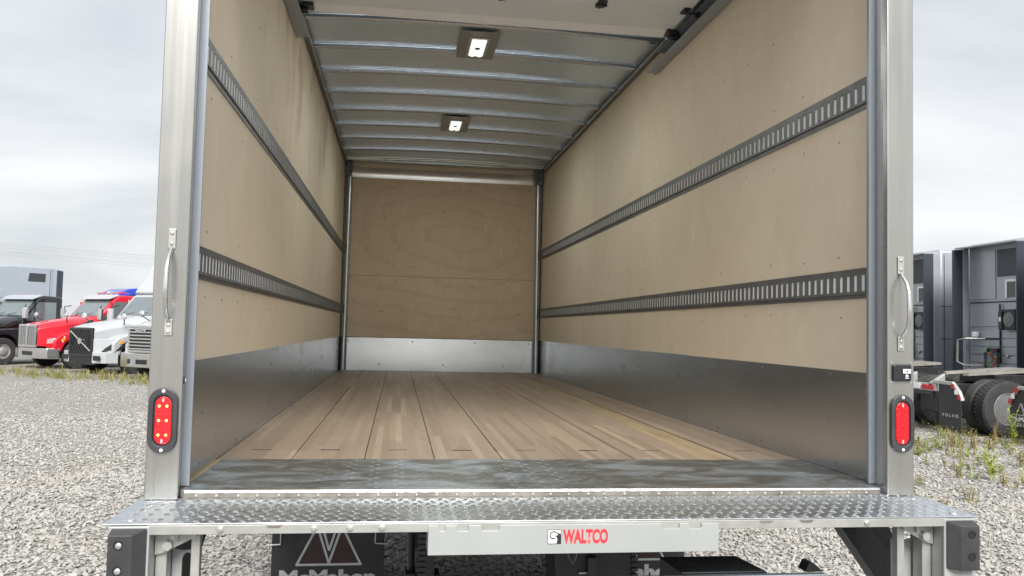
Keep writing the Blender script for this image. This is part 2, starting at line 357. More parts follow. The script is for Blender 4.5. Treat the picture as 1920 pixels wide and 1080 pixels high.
def frame(origin, xd, yd):
    xd = Vector(xd).normalized(); yd = Vector(yd).normalized(); z = xd.cross(yd)
    m = Matrix((xd, yd, z)).transposed().to_4x4(); m.translation = Vector(origin); return m

# ------------------------------------------------------------------ ground and gravel
gm = MB()
xs = [-900, -60, -20, -8, 0, 8, 20, 60, 900]; ys = [-600, -30, -8, 0, 8, 20, 40, 90, 1500]
gm.v = [(x, y, GZ) for y in ys for x in xs]
gm.f = [[j*9+i, j*9+i+1, (j+1)*9+i+1, (j+1)*9+i] for j in range(8) for i in range(8)]
gr = gm.build('ground', 'ground'); gr['kind'] = 'structure'

def ico():
    t = (1+5**.5)/2
    v = np.array([(-1,t,0),(1,t,0),(-1,-t,0),(1,-t,0),(0,-1,t),(0,1,t),(0,-1,-t),(0,1,-t),(t,0,-1),(t,0,1),(-t,0,-1),(-t,0,1)], float)
    f = np.array([(0,11,5),(0,5,1),(0,1,7),(0,7,10),(0,10,11),(1,5,9),(5,11,4),(11,10,2),(10,7,6),(7,1,8),(3,9,4),(3,4,2),(3,2,6),(3,6,8),(3,8,9),(4,9,5),(2,4,11),(6,2,10),(8,6,7),(9,8,1)])
    return v/np.linalg.norm(v[0]), f
def stones(name, pts, smin, smax, mat):
    iv, jf = ico(); n = len(pts)
    V = np.repeat(iv[None], n, 0)*(1+rng.uniform(-.28, .22, (n, 12, 1)))
    V = V*(rng.uniform(smin, smax, (n, 1, 1))*rng.uniform((.75, .55, .32), (1.35, 1.05, .58), (n, 3))[:, None, :])
    q = rng.normal(size=(n, 4)); q[:, 1:3] *= 0.25; q /= np.linalg.norm(q, axis=1)[:, None]
    w, x, y, z = q.T
    Rm = np.stack([np.stack([1-2*(y*y+z*z), 2*(x*y-z*w), 2*(x*z+y*w)], -1), np.stack([2*(x*y+z*w), 1-2*(x*x+z*z), 2*(y*z-x*w)], -1), np.stack([2*(x*z-y*w), 2*(y*z+x*w), 1-2*(x*x+y*y)], -1)], 1)
    V = np.einsum('nij,nkj->nki', Rm, V)
    V[:, :, 0] += pts[:, 0, None]; V[:, :, 1] += pts[:, 1, None]; V[:, :, 2] += GZ+rng.uniform(-.002, .016, (n, 1))
    F = (jf[None]+(np.arange(n)*12)[:, None, None]).reshape(-1, 3)
    me = bpy.data.meshes.new(name); me.vertices.add(n*12); me.vertices.foreach_set('co', V.reshape(-1).astype(np.float32))
    me.loops.add(len(F)*3); me.loops.foreach_set('vertex_index', F.reshape(-1).astype(np.int32))
    me.polygons.add(len(F)); me.polygons.foreach_set('loop_start', np.arange(0, len(F)*3, 3, dtype=np.int32))
    me.update(calc_edges=True); me.materials.append(M[mat]); me.shade_flat()
    o = bpy.data.objects.new(name, me); COL.objects.link(o); return o
def wedge(d0, d1, dens, side=1.0):
    """points on the gravel lot spread over a sector behind and beside the truck"""
    n = int(0.5*(d1*d1-d0*d0)*2*R(43)*dens)
    d = np.sqrt(rng.uniform(d0*d0, d1*d1, n)); a = YAW+rng.uniform(-R(43), R(43), n)
    return np.stack([CAM.x+d*np.sin(a), CAM.y+d*np.cos(a)], 1)
P = np.concatenate([wedge(4.8, 10.5, 720), wedge(10.5, 17, 300), wedge(17, 26, 60)])
so_ = stones('gravel', P, 0.011, 0.028, 'gravel'); so_['kind'] = 'stuff'
tag(so_, 'crushed grey limestone gravel covering the truck lot', 'gravel')

# ------------------------------------------------------------------ the box truck
T = empty('box_truck', (0, 1.0, GZ), 'box truck seen from behind with open cargo box, plywood walls and lift gate step', 'truck', off=True)
HW, LEN, HT = 1.23, 7.4, 2.552
def pb(name, mat, *b, parent=None, bevel=0.0, **k):
    return MB().box(*b).build(name, mat, parent or T, bevel, **k)
def arc(x): return HT + 0.030*(1-(x/1.2)**2)

# outer skin
for s in (-1, 1): pb('side_skin', 'boxwhite', s*1.262, s*1.296, 0.104, 7.50, -0.06, 2.66)
pb('front_skin', 'boxwhite', -1.26, 1.26, 7.45, 7.50, -0.06, 2.66)
pb('roof_skin', 'boxwhite', -1.30, 1.30, 0.0, 7.52, 2.665, 2.70)
pb('header', 'alu', -1.195, 1.195, 0.0, 0.10, 2.50, 2.66)
pb('floor_frame', 'black', -1.25, 1.25, 0.06, 7.45, -0.10, -0.036)

# floor boards
edges = [-1.226, -0.939, -0.652, -0.367, -0.085, 0.203, 0.483, 0.795, 0.942, 1.226]
for i in range(9):
    a, b = edges[i]+0.0016, edges[i+1]-0.0016
    fl = (i == 7)
    p = pb('floor_board', 'filler' if fl else 'wood', a, b, 0.672, LEN-0.002, -0.032, -0.0015*(i % 2)-(0.002 if fl else 0), bevel=0.0025)
    if fl: p['label'] = 'narrow pale yellowish filler board'
    else:
        c = (a+b)/2-0.01
        pb('drain_slot', 'black', c-0.042, c+0.042, 0.925, 0.932, -0.004, 0.0012)
pb('edge_batten', 'filler', -1.226, -1.206, 0.11, 0.668, -0.030, -0.0005)
pb('threshold_plate', 'thresh', -1.203, 1.222, 0.046, 0.668, -0.030, 0.002, bevel=0.001)
lug = MB()
def add_lug(mb, x, y, z, ang, L=0.016, Wd=0.0042, h=0.002):
    ca, sa = math.cos(ang), math.sin(ang)
    pts = [(-L, 0, 0), (-L*.45, -Wd, 0), (L*.45, -Wd, 0), (L, 0, 0), (L*.45, Wd, 0), (-L*.45, Wd, 0), (-L*.4, 0, h), (L*.4, 0, h)]
    mb.add([(x+px*ca-py*sa, y+px*sa+py*ca, z+pz) for px, py, pz in pts],
           [(0, 1, 6), (1, 2, 7, 6), (2, 3, 7), (3, 4, 7), (4, 5, 6, 7), (5, 0, 6)])
for j in range(13):
    for i in range(54):
        add_lug(lug, -1.17+i*0.0445+(0.022 if j % 2 else 0), 0.075+j*0.0465, 0.0015, R(35 if (i+j) % 2 else -35), h=0.0014)
lug.build('threshold_lugs', 'thresh', T, kind='stuff')
pb('threshold_edge', 'edge', -1.188, 1.188, 0.026, 0.0455, -0.004, 0.0045, bevel=0.0015)
pb('sill_face', 'darkface', -1.19, 1.19, 0.030, 0.0458, -0.040, -0.0045)
rv = MB()
for i in range(37): rv.lathe([(0.0055, 0), (0.005, 0.0015), (0.003, 0.003)], (-1.15+i*0.0635+random.uniform(-.004, .004), 0.030, -0.0125), (0, -1, 0), 8)
rv.build('sill_rivets', 'zinc', T, kind='stuff', smooth=True)

# side walls
def wall_panels(s, seams, mat):
    for i in range(len(seams)-1):
        pb('wall_panel', mat, s*HW, s*1.258, seams[i]+0.0015, seams[i+1]-0.0015, 0.0, 2.56, bevel=0.001)
wall_panels(-1, [0.162, 2.45, 4.92, 7.398], 'ply_l'); wall_panels(1, [0.162, 2.081, 4.55, 7.398], 'ply')
def scuffs(s, seams):
    for i in range(len(seams)-1):
        pb('scuff_sheet', 'scuff_lit' if seams[i] > 6 else 'scuff', s*1.2255, s*1.2295, seams[i]+0.0008, seams[i+1]-0.0008, 0.0005, 0.405+0.002*(i % 2))  # foremost right sheet takes the paler copy with the reflection in its colour
scuffs(-1, [0.162, 1.976, 4.42, 7.39]); scuffs(1, [0.162, 2.081, 2.94, 3.52, 4.425, 6.69, 7.39])
scr = MB()
for s in (-1, 1):
    for z in (0.385, 0.21, 0.03):
        for i in range(12): scr.lathe([(0.006, 0), (0.004, 0.002)], (s*1.2254, 0.42+i*0.6+random.uniform(-.05, .05), z+random.uniform(-.004, .004)), (-s, 0, 0), 7)
    for z in (0.625, 0.865, 1.34, 1.605, 1.95, 2.3):
        for i in range(23):
            if random.random() < 0.7: scr.lathe([(0.005, 0), (0.0035, 0.0015)], (s*1.2299, 0.36+i*0.3048+random.uniform(-.02, .02), z+random.uniform(-.012, .012)), (-s, 0, 0), 6)
scr.build('wall_screws', 'etrack', T, kind='stuff')
for i, (z0, z1) in enumerate(((0.6885, 0.8015), (1.4205, 1.5455))): pass
PITCH_S = 0.0508
slot_me = None
for s in (-1, 1):
    for zc, hh in ((0.7465, 0.0585), (1.482, 0.0625)):
        y0, y1 = 0.165, 7.30; mb = MB(); xa, xb = s*1.2297, s*1.2255; xm = s*1.2185; ho = 0.032
        mb.box(xa, xb, y0, y1, zc+ho+0.010, zc+hh); mb.box(xa, xb, y0, y1, zc-hh, zc-ho-0.010)       # flanges
        mb.box(xa, xm, y0, y1, zc+ho, zc+ho+0.0098); mb.box(xa, xm, y0, y1, zc-ho-0.0098, zc-ho)      # raised centre
        n = int((y1-y0)/PITCH_S); ys_ = [y0+0.012+k*PITCH_S for k in range(n)]
        mb.box(xa, xm, y0, ys_[0]-0.002, zc-ho, zc+ho)
        for k in range(n):
            mb.box(xa, xm, ys_[k]+0.0205, (ys_[k+1] if k+1 < n else y1), zc-ho, zc+ho)
        tr = mb.build('cargo_track', 'etrack', T)
        tr['label'] = 'slotted steel cargo rail on the %s wall, %s of two' % ('left' if s < 0 else 'right', 'lower' if zc < 1 else 'upper')
        if slot_me is None:
            slot_me = {}
            for sg in (-1, 1):
                t0 = MB().prism([(sg*0.0015, 0.0008), (-sg*0.0062, 0.0195), (-sg*0.0042, 0.0203), (sg*0.0032, 0.0020)], 'z', -0.0305, 0.0305).build('rail_slot', 'slot'); slot_me[sg] = t0.data; bpy.data.objects.remove(t0)  # slot piece slanted to the rear to catch light
        rest = MB()
        for k in range(n):
            if k < 75: inst(slot_me[s], 'rail_slot', tr, (s*1.2262, ys_[k]+0.0005, zc))
            else: rest.prism([(s*1.2262+a, ys_[k]+0.0005+b) for a, b in ((s*0.0015, 0.0008), (-s*0.0062, 0.0195), (-s*0.0042, 0.0203), (s*0.0032, 0.0020))], 'z', zc-0.0305, zc+0.0305)
        rest.build('far_rail_slots', 'slot', tr, kind='stuff')

# bulkhead
pb('bulkhead_panel', 'ply_f', -1.225, 1.225, LEN, LEN+0.02, 0.407, 1.1585, bevel=0.001)
pb('bulkhead_panel', 'ply_f', -1.225, 1.225, LEN, LEN+0.02, 1.1615, 2.45, bevel=0.001)
pb('bulkhead_back', 'black', -1.258, 1.258, LEN+0.021, LEN+0.045, 0.0, 2.6)
pb('bulkhead_scuff', 'scuff_lit', -1.215, 1.215, LEN-0.004, LEN-0.0005, 0.001, 0.400)
sc_ = MB()
for z, dx in ((2.27, 0), (1.745, .01), (1.205, 0), (1.115, 0), (0.785, -.01)):
    for x in (-1.12, -0.745, -0.355, 0.04, 0.43, 0.82): sc_.lathe([(0.008, 0), (0.005, 0.003)], (x+dx, LEN-0.0003, z), (0, -1, 0), 8)
sc_.build('bulkhead_screws', 'slot', T, kind='stuff')
sc2 = MB()
for x in (-1.13, -0.35, 0.42, 1.1): sc2.lathe([(0.009, 0), (0.006, 0.003)], (x, LEN-0.0041, 0.36), (0, -1, 0), 8)
for x in (-0.75, 0.03, 0.78): sc2.lathe([(0.009, 0), (0.006, 0.003)], (x, LEN-0.0041, 0.08), (0, -1, 0), 8)
sc2.build('scuff_screws', 'etrack', T, kind='stuff')
prof = []
for k in range(9):
    a = k/8*math.pi/2; prof.append((LEN-0.006-0.215*(1-math.cos(a)), 2.365+0.165*math.sin(a)))
prof += [(LEN-0.221, 2.556), (LEN-0.002, 2.556), (LEN-0.002, 2.365)]
MB().prism(prof, 'x', -1.145, 1.115).build('header_cove', 'scuff_lit', T, smooth=True)
for s in (-1, 1):
    MB().cyl((s*1.178, LEN-0.055, 0.001), (s*1.168, LEN-0.055, 2.36), 0.036, n=20).build('corner_post', 'bow', T, smooth=True)
    pb('post_bracket', 'etrack', s*1.222, s*(1.146 if s < 0 else 1.117), LEN-0.12, LEN-0.008, 2.36, 2.555, bevel=0.004)
    MB().tube([(s*1.2, LEN-0.1, 2.42), (s*1.18, LEN-0.13, 2.39), (s*1.17, LEN-0.1, 2.36)], 0.012).build('drain_elbow', 'bow', T, smooth=True)
pb('header_plate', 'alu_roof', -1.19, 1.19, 7.18, LEN-0.003, 2.558, 2.60)
for y, z in ((7.160, 2.540), (7.085, 2.545)):
    MB().tube([(x, y, z+arc(x)-HT) for x in np.linspace(-1.19, 1.19, 15)], 0.009).build('header_trim', 'edge', T, smooth=True)

# roof
rf = MB(); xs_ = np.linspace(-1.24, 1.24, 17)
rf.loft([[(x, 0.1, arc(x)) for x in xs_]+[(x, 0.1, arc(x)+0.02) for x in xs_[::-1]], [(x, 7.44, arc(x)) for x in xs_]+[(x, 7.44, arc(x)+0.02) for x in xs_[::-1]]])
rf.build('ceiling_sheet', 'alu_roof', T, smooth=True)
hat = [(-.040, 0.001), (-.040, -.003), (-.022, -.003), (-.019, -.020), (-.012, -.026), (-.005, -.021), (.005, -.021), (.012, -.026), (.019, -.020), (.022, -.003), (.040, -.003), (.040, .001)]
for k in range(11):
    y = 6.59-0.565*k; spans = [(-1.195, 1.195)]
    if k in (6,): spans = [(-1.195, -0.166), (0.104, 1.195)]
    if k in (2,): spans = [(-1.195, -0.170), (0.108, 1.195)]
    mb = MB()
    for a, b in spans: mb.loft([[(x, y+p, arc(x)+q) for p, q in hat] for x in np.linspace(a, b, 13)])
    mb.build('roof_bow', 'bow', T)
for s in (-1, 1):
    pb('roof_rail', 'etrack', s*1.196, s*1.229, 0.17, 7.39, 2.498, 2.556, bevel=0.003)
    pb('roof_rail_lip', 'bow', s*1.188, s*1.1955, 0.17, 7.39, 2.500, 2.514)

# ceiling lamps
def ceiling_lamp(cx, y0, y1):
    z = 2.554
    pl = pb('ceiling_lamp', 'lampplate', cx-0.135, cx+0.135, y0, y1, z-0.007, z, bevel=0.002)
    yc = (y0+y1)/2+0.01
    MB().box(cx-0.075, cx+0.075, yc-0.185, yc+0.185, z-0.016, z-0.0072).build('lamp_frame', 'lampglass', pl, 0.006)
    g = MB().box(cx-0.052, cx+0.052, yc-0.165, yc+0.165, z-0.022, z-0.0162)
    g.build('lamp_lens', 'bulb', pl, 0.003)
    for i in range(8):
        for sx in (-1, 1):
            if i in (3, 4) : continue
            MB().lathe([(0.022, 0), (0.019, 0.005), (0.010, 0.008), (0.004, 0.003)], (cx+sx*0.026, yc-0.145+i*0.0415, z-0.0221), (0, 0, -1), 12).build('lamp_diode', 'bulb', pl, smooth=True)
    MB().lathe([(0.020, 0), (0.016, 0.004)], (cx, yc, z-0.0221), (0, 0, -1), 12).build('lamp_sensor', 'black', pl)
    for dx, dy in ((-1, -.5), (-1, .5), (1, -.5), (1, .5)):
        MB().lathe([(0.006, 0), (0.004, 0.003)], (cx+dx*0.064, yc+dy*0.17, z-0.0161), (0, 0, -1), 8).build('lamp_screw', 'black', pl)
    al = bpy.data.lights.new('lamp_light', 'AREA'); al.shape = 'RECTANGLE'; al.size = 0.11; al.size_y = 0.33; al.energy = LAMP_W; al.color = (0.95, 1.0, 0.93)
    ao = bpy.data.objects.new('lamp_light', al); COL.objects.link(ao); ao.parent = pl; ao.location = (cx, yc, z-0.034)
LAMP_W = 7
ceiling_lamp(-0.031, 2.71, 3.26); ceiling_lamp(-0.031, 4.97, 5.54)

# roll-up door parked under the roof
for k in range(5):
    y1 = 2.215-0.372*k; nm = 'door_section'
    o = pb(nm, 'door', -1.128, 1.128, y1-0.370, y1, 2.42, 2.446, bevel=0.003)
    if k == 0:
        MB().prism([(y1-0.055, 2.4195), (y1+0.012, 2.392), (y1+0.024, 2.398), (y1+0.024, 2.45), (y1+0.001, 2.45), (y1+0.001, 2.4195)], 'x', -1.125, 1.112).build('door_seal', 'sticker', o, 0.002)
    for x in ((-0.585, 0.0, 0.585) if k < 4 else ()):
        h = MB(); yj = y1-0.371; h.box(x-0.028, x+0.028, yj-0.05, yj-0.008, 2.4125, 2.4198); h.box(x-0.028, x+0.028, yj+0.008, yj+0.05, 2.4125, 2.4198)
        h.box(x-0.012, x+0.012, yj-0.065, yj-0.05, 2.4145, 2.4198); h.box(x-0.012, x+0.012, yj+0.05, yj+0.065, 2.4145, 2.4198)
        h.cyl((x-0.034, yj, 2.410), (x+0.034, yj, 2.410), 0.009, n=10); h.build('door_hinge', 'blackgloss', o, 0.001)
    for s in (-1, 1):
        h = MB(); yj = y1-0.371; x0 = s*1.095
        h.box(x0-0.02, x0+0.02, yj-0.04, yj+0.04, 2.408, 2.4198); h.cyl((x0, yj, 2.402), (s*1.175, yj, 2.402), 0.006, n=8); h.cyl((s*1.155, yj, 2.402), (s*1.18, yj, 2.402), 0.022, n=12)
        h.cyl((x0-0.012, yj-0.02, 2.404), (x0+0.012, yj-0.02, 2.404), 0.013, n=8)
        h.build('roller_hinge', 'blackgloss', o)
    o.location.z += 0.028
for s in (-1, 1):
    ye = 2.80 if s > 0 else 2.56
    h = MB().box(s*1.205, s*1.228, 0.2, ye, 2.365, 2.44); h.box(s*1.150, s*1.2048, 0.2, ye-0.03, 2.365, 2.372); h.box(s*1.150, s*1.2048, 0.2, ye-0.25, 2.434, 2.44)
    h.build('door_track', 'galv', T)
    h = MB().box(s*1.085, s*1.165, 2.14, 2.235, 2.396, 2.4195); h.cyl((s*1.12, 2.20, 2.39), (s*1.19, 2.20, 2.39), 0.02, n=10)
    h.build('door_bracket', 'blackgloss', T, 0.003).location.z += 0.026

# rear frame posts, jamb tracks
for s in (-1, 1):
    MB().prism([(s*1.302, 0), (s*1.199, 0), (s*1.217, 0.1), (s*1.302, 0.1)], 'z', -0.0185, 2.66).build('rear_post', 'alu', T, 0.004)
    h = MB().box(s*1.190, s*1.2165, 0.1005, 0.106, 0.006, 2.36); h.box(s*1.2168, s*1.2285, 0.1005, 0.160, 0.006, 2.36)
    h.build('jamb_track', 'galv', T)

# grab handles
for s in (-1, 1):
    x = s*1.249
    h = pb('grab_handle', 'zinc', x-0.0115, x+0.0115, -0.006, -0.0008, 0.768, 0.832, bevel=0.002)
    pb('handle_foot', 'zinc', x-0.0115, x+0.0115, -0.006, -0.0008, 0.494, 0.545, parent=h, bevel=0.002)
    MB().tube([(x, -0.006, 0.772), (x, -0.016, 0.757), (x, -0.036, 0.735), (x, -0.049, 0.705), (x, -0.053, 0.66), (x, -0.053, 0.62), (x, -0.048, 0.59), (x, -0.033, 0.565), (x, -0.014, 0.548), (x, -0.006, 0.538)], [0.006, 0.0065, 0.007, 0.0075, 0.0078, 0.0078, 0.0075, 0.007, 0.0065, 0.006], 12).build('handle_bar', 'chrome', h, smooth=True)
    for z in (0.818, 0.785, 0.528, 0.506):
        MB().lathe([(0.0065, 0), (0.0055, 0.003), (0.003, 0.004)], (x, -0.0061, z), (0, -1, 0), 10).build('handle_screw', 'zinc', h, smooth=True)

# tail lamps
def stadium(cx, cz, w, h, n=9):
    r = w/2; p = []
    for k in range(n+1): a = math.pi*k/n; p.append((cx+r*math.cos(a), cz+h/2-r+r*math.sin(a)))
    for k in range(n+1): a = math.pi+math.pi*k/n; p.append((cx+r*math.cos(a), cz-h/2+r+r*math.sin(a)))
    return p
def ring(mb, po, pi, ya, yb):
    n = len(po); vs = [(p[0], ya, p[1]) for p in po]+[(p[0], yb, p[1]) for p in po]+[(p[0], yb, p[1]) for p in pi]+[(p[0], ya, p[1]) for p in pi]
    mb.add(vs, [[q*n+i, q*n+(i+1) % n, ((q+1) % 4)*n+(i+1) % n, ((q+1) % 4)*n+i] for q in range(4) for i in range(n)])
for s in (-1, 1):
    cx, cz = s*1.252, 0.2285 if s < 0 else 0.237
    h = MB(); ring(h, stadium(cx, cz, 0.088, 0.204), stadium(cx, cz, 0.058, 0.160), -0.001, -0.013)
    b = h.build('tail_lamp', 'rubber', T, 0.003); b['label'] = 'oval red tail lamp, %s' % ('left, with lit amber diodes' if s < 0 else 'right, with a faint added glow')
    h = MB(); ring(h, stadium(cx, cz, 0.0575, 0.1595), stadium(cx, cz, 0.050, 0.150), -0.002, -0.0075); h.build('lamp_seal', 'blackgloss', b)
    MB().prism(stadium(cx+s*-0.001, cz, 0.049, 0.149), 'y', -0.001, -0.0105).build('lamp_lens', 'lens' if s < 0 else 'lens_dim', b, 0.002)
    for z in (cz+0.092, cz-0.092): MB().lathe([(0.0055, 0), (0.004, 0.002)], (cx, -0.0131, z), (0, -1, 0), 10).build('lamp_screw', 'sticker', b)
    for i in range(3):
        for dx in (-0.0115, 0.0115):
            MB().lathe([(0.0042, 0), (0.0036, 0.0015), (0.001, 0.002)], (cx+dx, -0.0106, cz+0.045-0.045*i), (0, -1, 0), 10).build('lamp_diode', 'led' if s < 0 else 'lens_dim', b, smooth=True)
    for z in (cz+0.064, cz-0.064): MB().prism(stadium(cx, z, 0.006, 0.013), 'y', -0.0105, -0.012).build('lamp_boss', 'lampglass', b)
sw = pb('switch_box', 'blackgloss', 1.216, 1.286, -0.012, -0.001, 0.386, 0.446, bevel=0.005)
pb('switch_label', 'sticker', 1.252, 1.281, -0.0132, -0.0122, 0.415, 0.430, parent=sw)
MB().prism([(1.2665, 0.427), (1.2725, 0.4215), (1.2685, 0.4215), (1.2685, 0.418), (1.2645, 0.418), (1.2645, 0.4215), (1.2605, 0.4215)], 'y', -0.0133, -0.0138).build('switch_arrow', 'blacktext', sw)
MB().lathe([(0.005, 0), (0.004, 0.003)], (1.266, -0.0122, 0.406), (0, -1, 0), 10).build('switch_button', 'sticker', sw)
pb('switch_label', 'sticker', 1.259, 1.274, -0.0132, -0.0122, 0.397, 0.399, parent=sw)
for x in (1.213, 1.289):
    for z in (0.382, 0.452): MB().lathe([(0.004, 0), (0.003, 0.002)], (x, -0.0005, z), (0, -1, 0), 8).build('box_screw', 'zinc', sw)
MB().lathe([(0.013, 0), (0.012, 0.004), (0.007, 0.005)], (-1.2055, 0.034, 0.352), (1, 0.17, 0), 16).build('grommet', 'blackgloss', T, smooth=True)
MB().lathe([(0.006, 0), (0.004, 0.002)], (-1.2005, 0.035, 0.352), (1, 0.17, 0), 12).build('grommet_pin', 'sticker', T, smooth=True)

# bumper step
pl = MB().prism([(-1.318, -0.312), (1.318, -0.312), (1.318, -0.10), (1.318, 0.0), (1.303, 0.026), (-1.303, 0.026), (-1.318, 0.0)], 'z', -0.024, -0.0195).build('bumper_step', 'diamond', T, 0.001)
lug = MB()
for j in range(11):
    for i in range(62):
        x = -1.285+i*0.042+(0.021 if j % 2 else 0); y = -0.295+j*0.0305
        if abs(x) < 1.29: add_lug(lug, x, y, -0.0196, R(40 if j % 2 else -40)+random.uniform(-.06, .06), 0.0165, 0.0042, 0.0036)
lug.build('step_lugs', 'lugs', pl, kind='stuff')
pb('step_lip', 'zinc', -1.20, 1.20, -0.312, -0.306, -0.050, -0.0245, bevel=0.001)
for x in (-1.255, 1.255): MB().lathe([(0.013, 0), (0.012, 0.003), (0.006, 0.005)], (x, -0.268, -0.0194), (0, 0, 1), 14).build('step_bolt', 'zinc', pl, smooth=True)
for x in (-1.005, -0.75, -0.65, -0.56, 0.93): MB().lathe([(0.010, 0), (0.010, 0.004), (0.005, 0.006)], (x, -0.3121, -0.036), (0, -1, 0), 6).build('lip_bolt', 'zinc', T)
for x in (-0.86, 0.60, 0.73): MB().prism([(x-0.025, -0.0255), (x+0.025, -0.0255), (x+0.015, -0.034), (x-0.015, -0.034)], 'y', -0.3122, -0.3128).build('lip_notch', 'darkface', T)

# lift gate face plate
def notched(x0, x1, z0, z1, nts):
    p = [(x0, z1)]
    for a, b in nts: p += [(a, z1), (a, z1-0.012), (a+0.004, z1-0.016), (b-0.004, z1-0.016), (b, z1-0.012), (b, z1)]
    return p+[(x1, z1), (x1, z0), (x0, z0)]
gp = MB().prism(notched(-0.428, 0.446, -0.115, -0.031, [(-0.400, -0.378), (-0.345, -0.312), (-0.275, -0.222), (0.268, 0.322), (0.352, 0.392)]), 'y', -0.318, -0.3135).build('gate_plate', 'white', T, 0.001)
pb('gate_flange', 'white', -0.428, -0.424, -0.313, -0.20, -0.115, -0.036, parent=gp)
text_mesh('plate_lettering', 'WALTCO', 'redtext', T, 0.042, 0.136, frame((-0.034, -0.3190, -0.0865), (1, 0, 0), (0, 0, 1)), bold=0.045)
lx0, lz0, lw = -0.0795, -0.0865, 0.0405
lg = pb('plate_emblem', 'sticker', lx0, lx0+lw, -0.3188, -0.3182, lz0, lz0+lw*1.03)
fr = MB()
for b_ in ((0, 1, 0, .04), (0, 1, .99, 1.03), (0, .04, .04, .99), (.96, 1, .04, .99)): fr.box(lx0+b_[0]*lw, lx0+b_[1]*lw, -0.3195, -0.3190, lz0+b_[2]*lw, lz0+b_[3]*lw)
fr.build('emblem_frame', 'blacktext', lg)
em = MB(); po, pi_ = [], []
for k in range(17):
    a = R(40+265*k/16); r0 = 0.33*lw-0.010*k/16*lw*8; po.append((lx0+0.42*lw+r0*math.cos(a), lz0+0.60*lw+r0*math.sin(a))); pi_.append((lx0+0.42*lw+(r0-0.085*lw)*math.cos(a), lz0+0.60*lw+(r0-0.085*lw)*math.sin(a)))
em.prism(po+pi_[::-1], 'y', -0.3195, -0.3190)
em.prism([(lx0+lw*a, lz0+lw*b) for a, b in ((.62, .86), (.97, .70), (.97, .05), (.66, .05), (.72, .35), (.60, .55), (.66, .66), (.76, .58), (.72, .72))], 'y', -0.3196, -0.3191)
em.build('emblem_horn', 'blacktext', lg)

# dock bumpers, brackets, arms
for s in (-1, 1):
    b = MB(); zt, zb = -0.030, -0.180
    xo, xi, xw = s*1.290, s*1.228, s*1.196
    b.loft([[(xo, -0.316, zt), (xo, -0.316, zb), (xw, -0.316, zb), (xw, -0.316, zt)], [(xo, -0.346, zt-0.012), (xo, -0.346, zb), (xi, -0.346, zb), (xi, -0.346, zt-0.012)]])
    d = b.build('dock_bumper', 'rubber', T, 0.003); d['label'] = 'black rubber dock bumper block, %s' % ('left' if s < 0 else 'right')
    for z in (-0.068, -0.136):
        h = MB(); ring(h, [(s*1.262+0.0125*math.cos(a), z+0.0125*math.sin(a)) for a in np.linspace(0, 2*math.pi, 17)[:-1]], [(s*1.262+0.0105*math.cos(a), z+0.0105*math.sin(a)) for a in np.linspace(0, 2*math.pi, 17)[:-1]], -0.3455, -0.348)
        h.prism([(s*1.262+0.0104*math.cos(a), z+0.0104*math.sin(a)) for a in np.linspace(0, 2*math.pi, 17)[:-1]], 'y', -0.3455, -0.3466)
        h.build('bumper_hole', 'black', d)
        if s < 0: MB().lathe([(0.0085, 0), (0.0085, 0.004), (0.005, 0.006)], (s*1.262+0.002, -0.3467, z-0.001), (0, -1, 0), 12).build('bumper_bolt', 'zinc', d, smooth=True)
    pb('bumper_upright', 'white', s*1.192, s*1.300, -0.313, -0.301, -0.62, -0.0255, bevel=0.003)
    pb('upright_web', 'zinc', s*1.192, s*1.198, -0.300, -0.14, -0.62, -0.0255)
    MB().prism([(s*1.19, -0.0255), (s*1.075, -0.0255), (s*1.055, -0.050), (s*1.075, -0.066), (s*1.165, -0.112), (s*1.19, -0.118)], 'y', -0.262, -0.256).build('gusset_plate', 'zinc', T, 0.001)
    MB().prism([(s*1.118, -0.0256), (s*1.140, -0.0256), (s*1.128, -0.080)], 'y', -0.2722, -0.2622).build('gusset_rib', 'zinc', T)
    MB().cyl((s*1.152, -0.262, -0.088), (s*1.152, -0.284, -0.088), 0.014, n=6).build('gusset_bolt', 'zinc', T)
    MB().cyl((s*1.085, -0.262, -0.058), (s*1.085, -0.280, -0.058), 0.012, n=6).build('gusset_bolt', 'zinc', T)
    pb('hanger_bar', 'zinc', s*1.070, s*1.094, -0.255, -0.225, -0.62, -0.060, bevel=0.002)
    pb('hanger_bar', 'zinc', s*1.160, s*1.190, -0.250, -0.200, -0.62, -0.105, bevel=0.002)
    # arched bracket between the hanger bars
    po = [(s*(1.092+0.068*k/8), -0.118-0.006*math.sin(math.pi*k/8)) for k in range(9)]
    pi_ = [(s*(1.100+0.034*(1-math.cos(math.pi*k/8))/2), -0.62 if k in (0, 8) else -0.16+0.03*math.sin(math.pi*k/8)) for k in range(9)]
    MB().prism([(s*1.094, -0.62)]+po+[(s*1.159, -0.62)]+[(p[0], p[1]) for p in pi_[::-1]], 'y', -0.19, -0.182).build('arched_bracket', 'white', T)
for s in (1,):
    MB().prism([(0.985, -0.062), (1.085, -0.062), (1.32, -0.335), (1.235, -0.40)], 'y', 0.02, 0.10).build('underride_arm', 'blackgloss', T, 0.003)
    MB().prism([(1.088, -0.062), (1.20, -0.062), (1.215, -0.115), (1.33, -0.325), (1.322, -0.338)], 'y', 0.03, 0.10).build('underride_arm', 'black', T, 0.003)
MB().prism([(-1.245, -0.062), (-1.127, -0.062), (-1.120, -0.135), (-1.165, -0.30), (-1.245, -0.42)], 'y', 0.0, 0.07).build('underride_arm', 'flap', T, 0.004)

